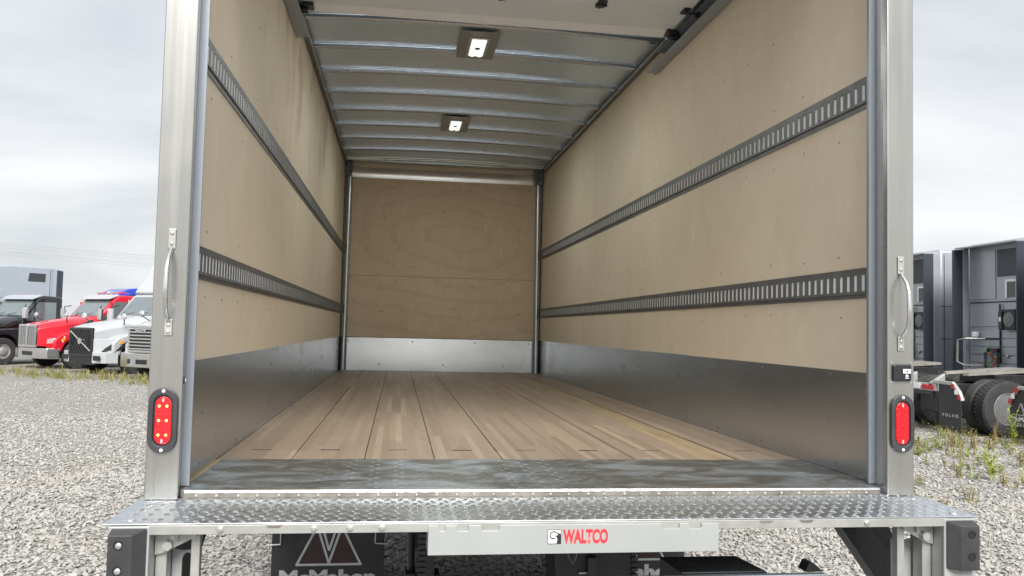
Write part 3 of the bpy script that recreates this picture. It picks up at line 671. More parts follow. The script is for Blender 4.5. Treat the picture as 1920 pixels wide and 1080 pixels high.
# chassis under the floor
for s in (-1, 1): pb('frame_rail', 'black', s*0.40, s*0.46, 0.9, 8.6, -0.42, -0.16)
for y in (1.4, 2.6, 3.9, 5.4, 6.9): pb('cross_member', 'black', -0.399, 0.399, y, y+0.08, -0.38, -0.2)
for y in np.arange(0.5, 7.3, 0.46): pb('floor_beam', 'black', -1.24, 1.24, y, y+0.06, -0.158, -0.101)
pb('axle', 'black', -0.62, 0.62, 2.68, 2.82, -0.77, -0.63, bevel=0.03)
def wheel(mb_t, mb_r, c, ax, r=0.5, w=0.28, n=36):
    h = w/2
    mb_t.lathe([(r*.58, -h*.9), (r*.80, -h), (r*.94, -h*.95), (r*.995, -h*.72), (r, -h*.3), (r, h*.3), (r*.995, h*.72), (r*.94, h*.95), (r*.80, h), (r*.58, h*.9), (r*.56, h*.6), (r*.56, -h*.6)], c, ax, n)
    return mb_t
for s in (-1, 1):
    for x in (0.72, 1.06):
        t = wheel(MB(), None, (s*x, 2.75, -0.70), (s, 0, 0)).build('rear_wheel', 'tyre', T, smooth=True)
        MB().lathe([(0.29, -0.10), (0.27, -0.10), (0.24, 0.0), (0.10, 0.02), (0.10, -0.06), (0.02, -0.06)], (s*x, 2.75, -0.70), (s, 0, 0), 28).build('rim', 'zinc', t, smooth=True)
# lift hardware
MB().cyl((-0.455, 0.72, -0.17), (-0.448, 0.72, -0.62), 0.016, n=10).build('lift_cylinder', 'blackgloss', T, smooth=True)
pb('lift_arm', 'black', -0.425, -0.36, 0.60, 0.75, -0.75, -0.16, bevel=0.006)
h = MB()
for i in range(26): h.box(-0.427, -0.396, 0.588, 0.5995, -0.17-i*0.022, -0.182-i*0.022)
h.build('lift_chain', 'blackgloss', T)
pb('lift_pivot', 'black', -0.475, -0.43, 0.66, 0.76, -0.50, -0.455, bevel=0.005); pb('lift_pivot', 'black', -0.36, -0.335, 0.64, 0.74, -0.50, -0.455, bevel=0.005)
MB().prism([(0.115, -0.16), (0.475, -0.16), (0.475, -0.75), (0.155, -0.75)], 'y', 0.62, 0.86).build('pump_box', 'black', T, 0.006)
MB().tube([(0.175, 0.60, -0.30), (0.178, 0.58, -0.37), (0.195, 0.57, -0.40), (0.212, 0.58, -0.37), (0.215, 0.60, -0.30)], 0.004).build('pump_hose', 'etrack', T, smooth=True)
pb('pump_pin', 'zinc', 0.23, 0.29, 0.605, 0.612, -0.452, -0.446); pb('pump_valve', 'blackgloss', 0.262, 0.30, 0.585, 0.618, -0.46, -0.38, bevel=0.004)
h = MB()
for i in range(22): h.box(0.452, 0.478, 0.606, 0.619, -0.17-i*0.022, -0.182-i*0.022)
h.build('lift_chain', 'blackgloss', T)
MB().loft([[(0.435, -0.03, -0.262), (0.735, -0.03, -0.262), (0.765, -0.03, -0.315), (0.435, -0.03, -0.315)], [(0.40, 0.10, -0.245), (0.68, 0.10, -0.245), (0.72, 0.10, -0.315), (0.40, 0.10, -0.315)]]).build('folded_ramp', 'blackgloss', T, 0.004)
pb('platform_bar', 'galv', -0.01, 0.94, -0.06, -0.035, -0.33, -0.268, bevel=0.003)
MB().prism([(0.875, -0.268), (0.888, -0.238), (0.905, -0.238), (0.94, -0.268)], 'y', -0.034, 0.02).build('ramp_stop', 'black', T, 0.002)

# mud flaps with the dealer print
def mudflap(T_, xc, y, w, ztop, zbot, fr_, name='mud_flap'):
    """flap in the plane of fr_ (x right, y up, z towards the viewer); xc etc. in flap units"""
    pass
def flap_print(fl, F, w, zb):
    """F maps (u right from left edge, v up from base of the mark) on the flap"""
    th = 0.020*w
    def strip(a, b, off=0):
        a, b = Vector((*a, 0)), Vector((*b, 0)); d = (b-a).normalized(); n = Vector((-d.y, d.x, 0))*th/2
        z = Vector((0, 0, 0.0006+off)); return [F @ (a-n+z), F @ (b-n+z), F @ (b+n+z), F @ (a+n+z)]
    A, B, C = (0.225*w, 0), (0.51*w, 0.012*w), (0.795*w, 0)
    D, E_ = (0.40*w, 0.345*w), (0.62*w, 0.345*w)
    m = MB()
    for i, (p, q) in enumerate((((0.215*w, 0), (0.805*w, 0)), (A, D), (D, B), (B, E_), (E_, C), ((0.445*w, 0.345*w), (0.51*w, 0.125*w)), ((0.51*w, 0.125*w), (0.575*w, 0.345*w)))):
        m.add(strip(p, q, 0.0001*i), [(0, 1, 2, 3)])
    m.build('print_mark', 'print', fl)
    m = MB()
    for tri in ((A, B, D), (B, C, E_)): m.add([F @ Vector((p[0], p[1], 0.0003)) for p in tri], [(0, 1, 2)])
    m.build('print_fill', 'flapred', fl)
    text_mesh('print_lettering', 'McMahon', 'print', fl, 0.150*w, 0.86*w, F @ Matrix.Translation((0.075*w, -0.195*w, 0.0008)), bold=0.055)
    text_mesh('print_lettering', 'TRUCK CENTERS', 'print', fl, 0.095*w, 0.86*w, F @ Matrix.Translation((0.075*w, -0.325*w, 0.0008)), bold=0.03)
for s in (-1, 1):
    x0 = -1.187 if s < 0 else 0.575
    fl = pb('mud_flap', 'flap', x0, x0+0.612, 2.0, 2.012, -1.08, -0.42, bevel=0.004)
    flap_print(fl, frame((x0, 1.9995, -0.792), (1, 0, 0), (0, 0, 1)), 0.612, 0)
    for xe, d in ((x0+0.05, -1), (x0+0.565, 1)):
        MB().tube([(xe, 1.985, -0.45), (xe, 1.985, -0.665), (xe+d*0.012*0, 1.985, -0.675), (xe+(-0.075 if d < 0 else 0.075), 1.985, -0.68)], 0.005).build('flap_hook', 'zinc', fl, smooth=True)
pb('flap_hanger', 'black', -1.19, -0.57, 2.013, 2.05, -0.46, -0.40); pb('flap_hanger', 'black', 0.57, 1.19, 2.013, 2.05, -0.46, -0.40)

# ------------------------------------------------------------------ background trucks
# local frame: x forward, y left, z up from the ground; front bumper face at x = 0
def ring_sec(x, w, z0, zs, zt, crown=0.04, k=0.78):
    return [(x, -w, z0), (x, -w, zs), (x, -w*k, zt), (x, 0, zt+crown), (x, w*k, zt), (x, w, zs), (x, w, z0)]
def tw(root, x, y, r=0.51, w=0.29, dual=False, rim='zinc', s=1, name='wheel', bright=True):
    t = wheel(MB(), None, (x, y, r), (0, s, 0), r, w).build(name, 'tyre', root, smooth=True)
    d = w*0.5
    if not dual:
        MB().lathe([(r*.57, d*.62), (r*.55, d*.80), (r*.50, d*.78), (r*.46, d*.35), (r*.30, d*.60), (r*.27, d*.95), (r*.12, d*1.15), (0.01, d*1.15)], (x, y, r), (0, s, 0), 32).build('rim', rim, t, smooth=True)
    else:
        MB().lathe([(r*.585, d*.80), (r*.56, d*.90), (r*.53, d*.86), (r*.50, -d*.2), (r*.44, -d*.35), (r*.30, -d*.30)], (x, y, r), (0, s, 0), 32).build('rim', rim, t, smooth=True)
        MB().lathe([(r*.30, -d*.3), (r*.28, d*.1), (r*.17, d*.3), (r*.16, d*.75), (0.01, d*.80)], (x, y, r), (0, s, 0), 24).build('hub', 'black', t, smooth=True)
    hm = MB(); hr = r*(.385 if dual else .40)
    for k in range(8 if dual else 10):
        a = 2*math.pi*k/(8 if dual else 10); c = Vector((x+hr*math.cos(a), y+s*(-d*.30 if dual else d*.46), r+hr*math.sin(a)))
        hm.lathe([(0.036, 0), (0.030, 0.012), (0.01, 0.013)], c, (0, s, 0), 10)
    hm.build('hand_holes', 'black', t)
    if r > 0.4 and name == 'drive_wheel':
        tm = MB()
        for k in range(44):
            a0 = 2*math.pi*k/44
            for q in (-1, 0, 1):
                a = a0+(0.07 if q == 0 else 0); ca, sa = math.cos(a), math.sin(a); e = 0.042
                pts = []
                for rr in (r*0.99, r*1.012):
                    for (da, dy) in ((-e, -.036), (e, -.036), (e, .036), (-e, .036)):
                        pts.append((x+rr*math.cos(a+da), y+q*0.085+dy, r+rr*math.sin(a+da)))
                tm.add(pts, [(4, 5, 6, 7), (0, 1, 5, 4), (1, 2, 6, 5), (2, 3, 7, 6), (3, 0, 4, 7)])
        tm.build('tread_blocks', 'tyre', t, kind='stuff')
    return t
def truck(name, label, loc, az, sp):
    c = sp['col']; root = empty(name, (loc[0], loc[1], GZ), label, 'truck', sp.get('group'), rz=math.pi/2-R(az))
    b = lambda nm, mt, *q, bev=0.01, par=None: MB().box(*q).build(nm, mt, par or root, bev)
    gw, hz, wb = sp.get('gw', 0.56), sp.get('hz', 1.50), sp.get('wb', 1.78)   # grille half width, hood height, windscreen base
    ax = -1.15; cabx = sp.get('cabx', 1.85); cabw = 1.04; roofz = sp.get('roofz', 2.70)
    # front bumper
    bm_ = sp.get('bumper', 'chrome')
    poly = [(0.02, -0.62), (0.02, 0.62), (-0.10, 1.10), (-0.48, 1.22), (-0.48, 1.14), (-0.15, 1.0), (-0.06, 0.55), (-0.06, -0.55), (-0.15, -1.0), (-0.48, -1.14), (-0.48, -1.22), (-0.10, -1.10)]
    bp = MB().prism(poly, 'z', 0.36, 0.36+sp.get('bh', 0.36)).build('bumper', bm_, root, 0.02)
    for nm, y0, y1 in sp.get('bholes', (('bumper_vent', -0.36, 0.36),)): b(nm, 'black', 0.0, 0.026, y0, y1, 0.46, 0.60, bev=0.004, par=bp)
    # hood
    rs = [ring_sec(-0.02, gw, 0.80, hz-0.20, hz-0.06, 0.03), ring_sec(-0.45, gw+0.10, 0.75, hz-0.10, hz+0.05), ring_sec(-1.2, gw+0.24, 0.75, hz+0.02, hz+0.17), ring_sec(-cabx, 0.98, 0.75, wb-0.16, wb, 0.04)]
    hd = MB().loft(rs).build('hood', c, root, 0.02, smooth=True)
    # fenders with wheel arch
    kind_ = sp.get('grille', 'mesh')
    if kind_ == 'diag': MB().prism([(0.035, -0.60), (0.035, 0.60), (-0.10, 0.70), (-0.10, -0.70)], 'z', 0.30, 0.56).build('lower_intake', 'black', root, 0.02)
    def fender(s):
        arch = [(ax+0.60*math.cos(a), 0.50+0.62*math.sin(a)) for a in np.linspace(R(8), R(172), 13)]
        top = [(-0.30, 0.80), (-0.30, 1.02), (-0.52, 1.20), (-0.95, 1.32), (-1.5, 1.36), (-cabx, 1.32), (-cabx, 0.62)]
        poly = [(-0.30, 0.70)]+top[1:]+[(p[0], p[1]) for p in arch[::-1]]
        return MB().prism(poly, 'y', s*(gw-0.02), s*1.20).build('fender', c, root, 0.05, seg=3, smooth=True)
    for s in (-1, 1):
        f = fender(s)
        MB().loft([[(-0.285, s*(gw+.08), 0.86), (-0.30, s*1.10, 0.90), (-0.30, s*1.12, 1.06), (-0.285, s*(gw+.10), 1.03)], [(-0.40, s*(gw+.12), 0.88), (-0.58, s*1.215, 0.93), (-0.66, s*1.215, 1.15), (-0.46, s*(gw+.14), 1.09)]]).build('headlight', 'lampclear', root, 0.012)
        MB().loft([[(-0.50, s*1.205, 0.97), (-0.64, s*1.205, 1.0), (-0.66, s*1.205, 1.11), (-0.55, s*1.205, 1.07)], [(-0.50, s*1.224, 0.97), (-0.64, s*1.224, 1.0), (-0.66, s*1.224, 1.11), (-0.55, s*1.224, 1.07)]]).build('turn_signal', 'amber', root)
        if kind_ == 'diag':
            MB().prism([(0.01, s*(gw-0.02)), (-0.33, s*1.13), (-0.42, s*1.10), (-0.12, s*(gw-0.06))], 'z', 0.52, 1.13).build('grille_cheek', c, f, 0.015)
            lp = lambda t, z, o_: (0.01-0.34*t+0.855*o_, s*(gw-0.02+(1.15-gw)*t+0.52*o_), z)
            MB().loft([[lp(.38, .68, o_), lp(1.0, .80, o_), lp(1.05, 1.02, o_), lp(.62, .84, o_)] for o_ in (0.002, 0.016)]).build('headlight_lens', 'dglass', f, 0.004)
            MB().prism([(-0.36, 0.74), (-0.62, 0.98), (-0.86, 1.10), (-0.76, 0.92), (-0.55, 0.78)], 'y', s*1.12, s*1.212).build('headlight_lens', 'dglass', f, 0.01)
        if sp.get('hoodvent', True): MB().prism([(-1.10, hz-0.09), (-1.70, hz+0.17), (-1.76, hz+0.02), (-1.28, hz-0.13)], 'y', s*(gw+0.18), s*(1.010)).build('hood_vent', 'black', root)
        tw(root, ax, s*1.03, 0.50, 0.29, s=s, name='front_wheel')
        # mirror
        mm = MB().tube([(-cabx-0.12, s*1.04, 1.72), (-cabx+0.05, s*1.20, 1.80), (-cabx+0.02, s*1.26, 2.2), (-cabx-0.12, s*1.05, 2.25)], 0.018).build('mirror_arm', 'black', root)
        MB().box(-cabx-0.02, -cabx+0.10, s*1.18, s*1.40, 1.72, 2.14).build('mirror_head', sp.get('mir', 'chrome'), mm, 0.03, seg=3)
        hm = MB().tube([(-0.9, s*(gw+0.2), hz+0.05), (-0.75, s*(gw+0.42), hz+0.22)], 0.018).build('hood_mirror_arm', 'black', root)
        MB().lathe([(0.02, -0.05), (0.09, -0.03), (0.11, 0.02), (0.08, 0.05), (0.01, 0.06)], (-0.73, s*(gw+0.44), hz+0.30), (1, 0, 0), 14).build('hood_mirror', sp.get('mir', 'chrome'), hm, smooth=True)
    # grille
    gz0, gz1 = sp.get('gz', (0.80, hz-0.10)); kind = sp.get('grille', 'mesh')
    g = b('grille', 'black', 0.0, 0.03, -gw+0.05, gw-0.05, gz0, gz1)
    fm = MB(); e = 0.06
    for q in ((-gw, gw, gz1-0.02, gz1+e), (-gw, gw, gz0-e, gz0+0.01), (-gw, -gw+e, gz0, gz1), (gw-e, gw, gz0, gz1)): fm.box(-0.02, 0.05, q[0], q[1], q[2], q[3])
    fm.build('grille_frame', sp.get('gframe', 'chrome'), g, 0.012)
    if kind == 'mesh':
        b('grille_mesh', 'etrack', 0.03, 0.034, -gw+0.05, gw-0.05, gz0+.01, gz1-.01, par=g, bev=0)
        b('grille_bar', 'chrome', 0.034, 0.07, -0.06, 0.06, gz0, gz1+0.05, par=g)
        for y in np.linspace(-gw+0.12, gw-0.12, 9): b('grille_slat', 'zinc', 0.034, 0.045, y-0.006, y+0.006, gz0+.01, gz1-.01, par=g, bev=0)
    elif kind == 'bars':
        for k in range(7):
            z = gz0+(k+0.5)*(gz1-gz0)/7; b('grille_slat', 'chrome', 0.03, 0.065, -gw+0.05, gw-0.05, z-0.022, z+0.022, par=g)
        text_mesh('grille_lettering', 'MACK', 'chrome', g, 0.10, 0.5, frame((0.072, -0.25, gz1-0.16), (0, 1, 0), (0, 0, 1)), bold=0.06)
    elif kind == 'diag':
        for k in range(11):
            y = -gw-0.25+k*0.14
            pts = [(max(-gw+.05, min(gw-.05, y)), gz0+0.02), (max(-gw+.05, min(gw-.05, y+0.42)), gz1-0.02)]
            MB().tube([(0.036, pts[0][0], pts[0][1]), (0.036, pts[1][0], pts[1][1])], 0.014, 6).build('grille_slat', 'blackgloss', g)
        MB().tube([(0.055, gw-0.08, gz0+0.12), (0.055, -gw+0.08, gz1-0.06)], 0.022, 6).build('grille_bar', 'zinc', g)
        MB().lathe([(0.06, 0), (0.10, 0), (0.10, 0.03), (0.06, 0.03)], (0.05, 0, (gz0+gz1)/2+0.03), (1, 0, 0), 20).build('grille_ring', 'chrome', g, smooth=True)
        MB().lathe([(0.058, 0), (0.058, 0.02), (0.0, 0.02)], (0.05, 0, (gz0+gz1)/2+0.03), (1, 0, 0), 16).build('grille_badge', 'blu', g)
    # cab
    wx = -cabx-0.62
    prof = [(-cabx, 0.62), (-cabx, wb-0.02), (wx, roofz-0.13), (wx-0.22, roofz), (-3.42, roofz-0.02), (-3.48, roofz-0.12), (-3.48, 0.62)]
    cb = MB().prism(prof, 'y', -cabw, cabw).build('cab', c, root, 0.07, seg=3, smooth=True)
    d = Vector((wx+cabx, 0, roofz-0.13-wb+0.02)).normalized(); nrm = Vector((d.z, 0, -d.x))
    if nrm.x < 0: nrm = -nrm
    p0 = Vector((-cabx, 0, wb-0.02)); p1 = Vector((wx, 0, roofz-0.13)); q0 = p0.lerp(p1, 0.10); q1 = p0.lerp(p1, 0.97)
    MB().loft([[q0+nrm*t+Vector((0, -0.93, 0)), q0+nrm*t+Vector((0, 0.93, 0)), q1+nrm*t+Vector((0, 0.86, 0)), q1+nrm*t+Vector((0, -0.86, 0))] for t in (0.002, 0.012)]).build('windscreen', 'glass', cb)
    MB().tube([q0+nrm*0.02+Vector((0, 0.1, 0.02)), q0+nrm*0.02+Vector((0, 0.62, 0.10))], 0.010, 5).build('wiper', 'black', cb)
    MB().tube([q0+nrm*0.02+Vector((0, -0.6, 0.02)), q0+nrm*0.02+Vector((0, -0.1, 0.10))], 0.010, 5).build('wiper', 'black', cb)
    for s in (-1, 1):
        ws = lambda z: -cabx+(wx+cabx)*(z-wb)/(roofz-0.13-wb)
        win = [(ws(1.80)-0.16, 1.72), (ws(roofz-0.25)-0.12, roofz-0.25), (-3.20, roofz-0.25), (-3.20, 1.66), (ws(1.80)-0.16, 1.64)]
        MB().prism(win, 'y', s*(cabw+0.002), s*(cabw+0.012)).build('side_window', 'glass', cb)
        b('window_divider', c, -2.36, -2.31, s*(cabw+0.013), s*(cabw+0.02), 1.66, roofz-0.25, par=cb, bev=0)
        dm = MB()
        for q in ((-cabx-0.12, -cabx-0.105, 0.72, 1.72), (-3.30, -3.285, 0.72, roofz-0.12), (-3.285, -cabx-0.12, 0.72, 0.735)): dm.box(q[0], q[1], s*(cabw+0.001), s*(cabw+0.006), q[2], q[3])
        dm.build('door_seam', 'black', cb)
        b('door_handle', 'chrome', -3.2, -3.05, s*(cabw+0.004), s*(cabw+0.03), 1.42, 1.47, par=cb, bev=0.006)
        b('side_step', sp.get('skirt', 'chrome'), -3.4, -cabx, s*0.72, s*1.12, 0.36, 0.60, bev=0.03)
    if sp.get('visor'):
        MB().loft([[(wx+0.18, -0.98, roofz-0.16), (wx+0.18, 0.98, roofz-0.16), (wx+0.18, 0.98, roofz-0.13), (wx+0.18, -0.98, roofz-0.13)], [(wx-0.15, -1.02, roofz-0.03), (wx-0.15, 1.02, roofz-0.03), (wx-0.15, 1.02, roofz+0.03), (wx-0.15, -1.02, roofz+0.03)]]).build('sun_visor', sp['visor'], cb, 0.01)
        for y in (-0.75, -0.3, 0, 0.3, 0.75): MB().lathe([(0.04, 0), (0.035, 0.03), (0.01, 0.045)], (wx-0.22, y, roofz+0.003), (0, 0, 1), 10).build('marker_light', 'amber', cb, smooth=True)
    if sp.get('horns'):
        for y in (-0.5, 0.5):
            MB().lathe([(0.012, 0), (0.016, 0.45), (0.03, 0.6), (0.06, 0.68)], (wx-0.85, y, roofz+0.10), (1, 0, 0), 12).build('air_horn', 'chrome', cb, smooth=True)
        MB().lathe([(0.01, 0), (0.10, 0.02), (0.11, 0.09), (0.06, 0.17), (0.01, 0.19)], (wx-0.35, 0.0, roofz+0.0), (0, 0, 1), 14).build('beacon', 'chrome', cb, smooth=True)
        MB().tube([(wx-0.5, -0.8, roofz+0.12), (wx-0.5, 0.8, roofz+0.12)], 0.025).build('light_bar', 'redlens', cb)
    # sleeper
    sb = sp.get('sback', 4.70); backx = -3.48
    if sp.get('sleeper'):
        top = sp.get('top', 4.16); backx = -sb
        pf = [(-3.485, 0.66), (-3.485, roofz-0.2), (wx-0.05, roofz-0.02), (wx-0.35, roofz+0.42), (-3.25, top-0.28), (-3.75, top-0.06), (-4.2, top), (-sb, top), (-sb, 0.66)]
        sl_ = MB().prism(pf, 'y', -1.10, 1.10).build('sleeper', sp.get('scol', c), root, 0.09, seg=3, smooth=True)
        sw_ = sp.get('win', (-3.75, -4.35, 2.92, 3.28))
        for s in (-1, 1):
            if sp.get('swin', True): MB().prism([(sw_[0], sw_[2]), (sw_[1], sw_[2]), (sw_[1], sw_[3]), (sw_[0]-0.05, sw_[3])], 'y', s*1.102, s*1.112).build('sleeper_window', 'dglass', sl_, 0.01)
            sm = MB()
            for z in (2.62, 1.75): sm.box(-sb+0.02, -3.50, s*1.101, s*1.105, z, z+0.014)
            sm.box(-sb+0.14, -sb+0.154, s*1.1055, s*1.109, 0.7, top-0.15)
            sm.build('panel_seam', 'black', sl_)
            # side extender: an inner painted panel and a dark trailing edge
            ex = MB().prism([(-sb+0.01, 0.95), (-sb-0.16, 0.95), (-sb-0.16, top-0.13), (-sb+0.01, top-0.10)], 'y', s*1.055, s*1.098).build('side_extender', sp.get('scol', c), root, 0.01)
            MB().prism([(-sb-0.162, 0.95), (-sb-0.44, 0.95), (-sb-0.44, top-0.15), (-sb-0.162, top-0.13)], 'y', s*1.06, s*1.095).build('extender_edge', 'fair', ex, 0.008)
        MB().prism([(-sb+0.02, top-0.06), (-sb-0.40, top-0.10), (-sb-0.40, top-0.14), (-sb+0.02, top-0.12)], 'y', -1.05, 1.05).build('roof_extender', sp.get('scol', c), root, 0.008)
        if sp.get('rear'):
            # ribbed back wall, vents and hoses
            xb = -sb-0.002
            for k in range(5): b('back_rib', c, xb-0.022, xb, -0.98, 0.98, 1.00+k*0.20, 1.17+k*0.20, par=sl_, bev=0.012)
            b('back_rib', c, xb-0.03, xb, -1.0, 1.0, 2.08, 2.12, par=sl_); b('back_rib', 'black', xb-0.02, xb, -1.0, 1.0, 2.66, 2.69, par=sl_, bev=0.004)
            b('back_panel', 'fair', xb-0.012, xb, -1.0, 0.05, top-0.88, top-0.22, par=sl_, bev=0.01)
            b('back_panel', c, xb-0.020, xb, 0.10, 1.0, 2.75, top-0.22, par=sl_, bev=0.02)
            wf = MB()
            for q in ((-0.62, -0.56, 2.76, 3.20), (-0.28, -0.22, 2.76, 3.14), (-0.56, -0.22, 3.14, 3.20)): wf.box(xb-0.03, xb-0.013, q[0], q[1], q[2], q[3])
            wf.build('back_window_frame', 'sticker', sl_, 0.005); b('back_window', 'dglass', xb-0.016, xb-0.0125, -0.555, -0.285, 2.78, 3.135, par=sl_, bev=0)
            fu = b('fan_unit', 'black', xb-0.20, xb-0.024, -0.75, -0.22, 2.00, 2.48, bev=0.02)
            MB().lathe([(0.17, 0), (0.17, 0.012), (0.05, 0.02)], (xb-0.2005, -0.55, 2.24), (-1, 0, 0), 18).build('fan_guard', 'etrack', fu, smooth=True)
            b('fan_box', 'blackgloss', xb-0.23, xb-0.201, -0.36, -0.24, 2.02, 2.44, par=fu); b('fan_label', 'sticker', xb-0.233, xb-0.2305, -0.33, -0.27, 2.2, 2.3, par=fu, bev=0)
            MB().tube([(xb-0.03, 0.42, 1.78), (xb-0.42, 0.62, 1.78), (xb-0.46, 0.85, 1.74), (xb-0.46, 0.87, 1.20), (xb-0.42, 0.66, 1.12), (xb-0.03, 0.42, 1.12)], 0.024).build('grab_rail', 'zinc', root, smooth=True)
            b('hose_rail', 'black', xb-0.05, xb-0.024, 0.0, 0.9, 1.77, 1.80, bev=0.004); b('work_lamp', 'sticker', xb-0.16, xb-0.05, 0.62, 0.76, 1.82, 1.95, bev=0.02)
            pts = lambda y, z0, z1, a: [(xb-0.10-0.05*math.sin(k*1.1), y+a*math.sin(k*0.9), z0+(z1-z0)*k/10) for k in range(11)]
            MB().tube(pts(0.22, 1.60, 0.95, 0.05), 0.018, 6).build('air_hose', 'hose', root); MB().tube(pts(0.08, 1.50, 0.95, 0.04), 0.018, 6).build('air_hose', 'hosered', root)
            for y in (-0.10, 0.32): 
                cp = [(xb-0.12+0.035*math.cos(k*0.9), y+0.035*math.sin(k*0.9), 1.45-0.0075*k) for k in range(70)]
                MB().tube(cp, 0.012, 5).build('coiled_cable', 'black', root)
            b('hose_bracket', 'black', xb-0.12, xb-0.03, -0.05, 0.28, 1.46, 1.56)
            b('vertical_rod', 'black', xb-0.06, xb-0.03, -0.09, -0.06, 1.2, 2.62, bev=0.004)
            MB().lathe([(0.05, 0), (0.045, 0.03), (0.01, 0.04)], (xb-0.025, -0.30, 1.38), (-1, 0, 0), 12).build('tail_valve', 'zinc', root, smooth=True)
    # chassis, drive axles
    fe = sp.get('fend', 8.75); b('chassis', 'black', -fe, -0.5, -0.45, -0.36, 0.66, 0.92, bev=0.01); b('chassis', 'black', -fe, -0.5, 0.36, 0.45, 0.66, 0.92, bev=0.01)
    b('front_axle', 'black', ax-0.08, ax+0.08, -0.95, 0.95, 0.40, 0.58, bev=0.02)
    for xx in (-6.45, -7.80):
        for s in (-1, 1):
            tw(root, xx, s*1.075, 0.515, 0.27, dual=True, rim='rimbright', s=s, name='drive_wheel'); wheel(MB(), None, (xx, s*0.755, 0.515), (0, s, 0), 0.515, 0.27).build('inner_wheel', 'tyre', root, smooth=True)
        b('drive_axle', 'black', xx-0.1, xx+0.1, -0.6, 0.6, 0.42, 0.62, bev=0.03)
    for s in (-1, 1): MB().cyl((-4.95, s*0.75, 0.75), (-3.55, s*0.75, 0.75), 0.30, n=22).build('fuel_tank', sp.get('tank', 'zinc'), root, 0.02, smooth=True)
    if sp.get('rear'):
        b('deck_plate', 'black', -5.7, -4.8, -0.6, 0.6, 0.925, 0.95, bev=0.004)
        # fifth wheel
        po = [(-6.55, -0.46), (-6.45, 0.46), (-6.75, 0.47), (-7.15, 0.44), (-7.95, 0.36), (-7.98, 0.24), (-7.25, 0.07), (-7.25, -0.07), (-7.98, -0.24), (-7.95, -0.36), (-7.15, -0.44), (-6.75, -0.47)]
        fm = MB(); n = len(po); tilt = lambda x: 1.18+(x+7.0)*0.07
        fm.add([(x, y, tilt(x)) for x, y in po]+[(x, y, tilt(x)-0.05) for x, y in po], [[*range(n)], [*range(n, 2*n)][::-1]]+[[i, n+i, n+(i+1) % n, (i+1) % n] for i in range(n)])
        f5 = fm.build('fifth_wheel', 'steelplate', root); b('fifth_base', 'black', -7.5, -6.7, -0.5, 0.5, 0.93, 1.10, par=f5)
        for s in (-1, 1): MB().prism([(-fe+0.25, 1.10), (-fe-0.02, 0.93), (-fe-0.02, 0.80), (-fe+0.25, 0.93)], 'y', s*0.36, s*0.452).build('tapered_end', 'zinc', root, 0.004)
        cm = b('rear_crossmember', 'zinc', -fe-0.02, -fe+0.06, -0.55, 0.55, 0.78, 0.92, bev=0.01)
        for y in (-0.42, -0.24, 0.24, 0.42): b('tail_light', 'redlens', -fe-0.035, -fe-0.021, y-0.075, y+0.075, 0.80, 0.89, par=cm, bev=0.01)
        b('licence_plate', 'sticker', -fe-0.035, -fe-0.021, -0.12, 0.12, 0.80, 0.90, par=cm, bev=0.006)
        b('rear_tank', 'black', -fe+0.25, -fe+0.65, -0.3, 0.3, 0.34, 0.70, bev=0.05)
        for s in (-1, 1):
            y0 = s*0.62; y1 = s*1.22
            br = MB(); br.box(-fe-0.02, -fe+0.04, s*0.46, s*1.02, 0.92, 0.985); br.build('flap_bracket', 'zinc', root, 0.012)
            MB().tube([(-fe+0.01, s*1.0, 0.955), (-fe+0.02, s*1.16, 0.80), (-fe+0.02, s*1.235, 0.66)], 0.038, 8).build('flap_arm', 'zinc', root)
            for t, cc in ((0.16, 'redlens'), (0.5, 'sticker'), (0.8, 'redlens')):
                p = Vector((-fe-0.03, s*1.0, 0.955)).lerp(Vector((-fe-0.02, s*1.235, 0.66)), t); MB().box(p.x-0.008, p.x, p.y-0.035, p.y+0.035, p.z-0.04, p.z+0.04).build('reflector', cc, root)
            fl = MB().prism([(s*0.62, 0.92), (s*1.0, 0.92), (s*1.215, 0.66), (s*1.215, 0.20), (s*1.18, 0.16), (s*0.66, 0.16), (s*0.62, 0.20)], 'x', -fe+0.0, -fe+0.012).build('mud_flap', 'flap', root)
            F = frame((-fe-0.001, s*0.62 if s < 0 else s*1.215, 0.46), (0, -1, 0), (0, 0, 1))
            F = frame((-fe-0.001, -0.63 if s < 0 else 1.205, 0.30), (0, -1, 0), (0, 0, 1))
            if sp['rear'] == 'dealer': flap_print(fl, F @ Matrix.Translation((0, 0.20, 0)), 0.58, 0)
            else: text_mesh('flap_lettering', 'V O L V O', 'print', fl, 0.055, 0.44, F @ Matrix.Translation((0.075, 0.05, 0.0)), bold=0.02)
    return root

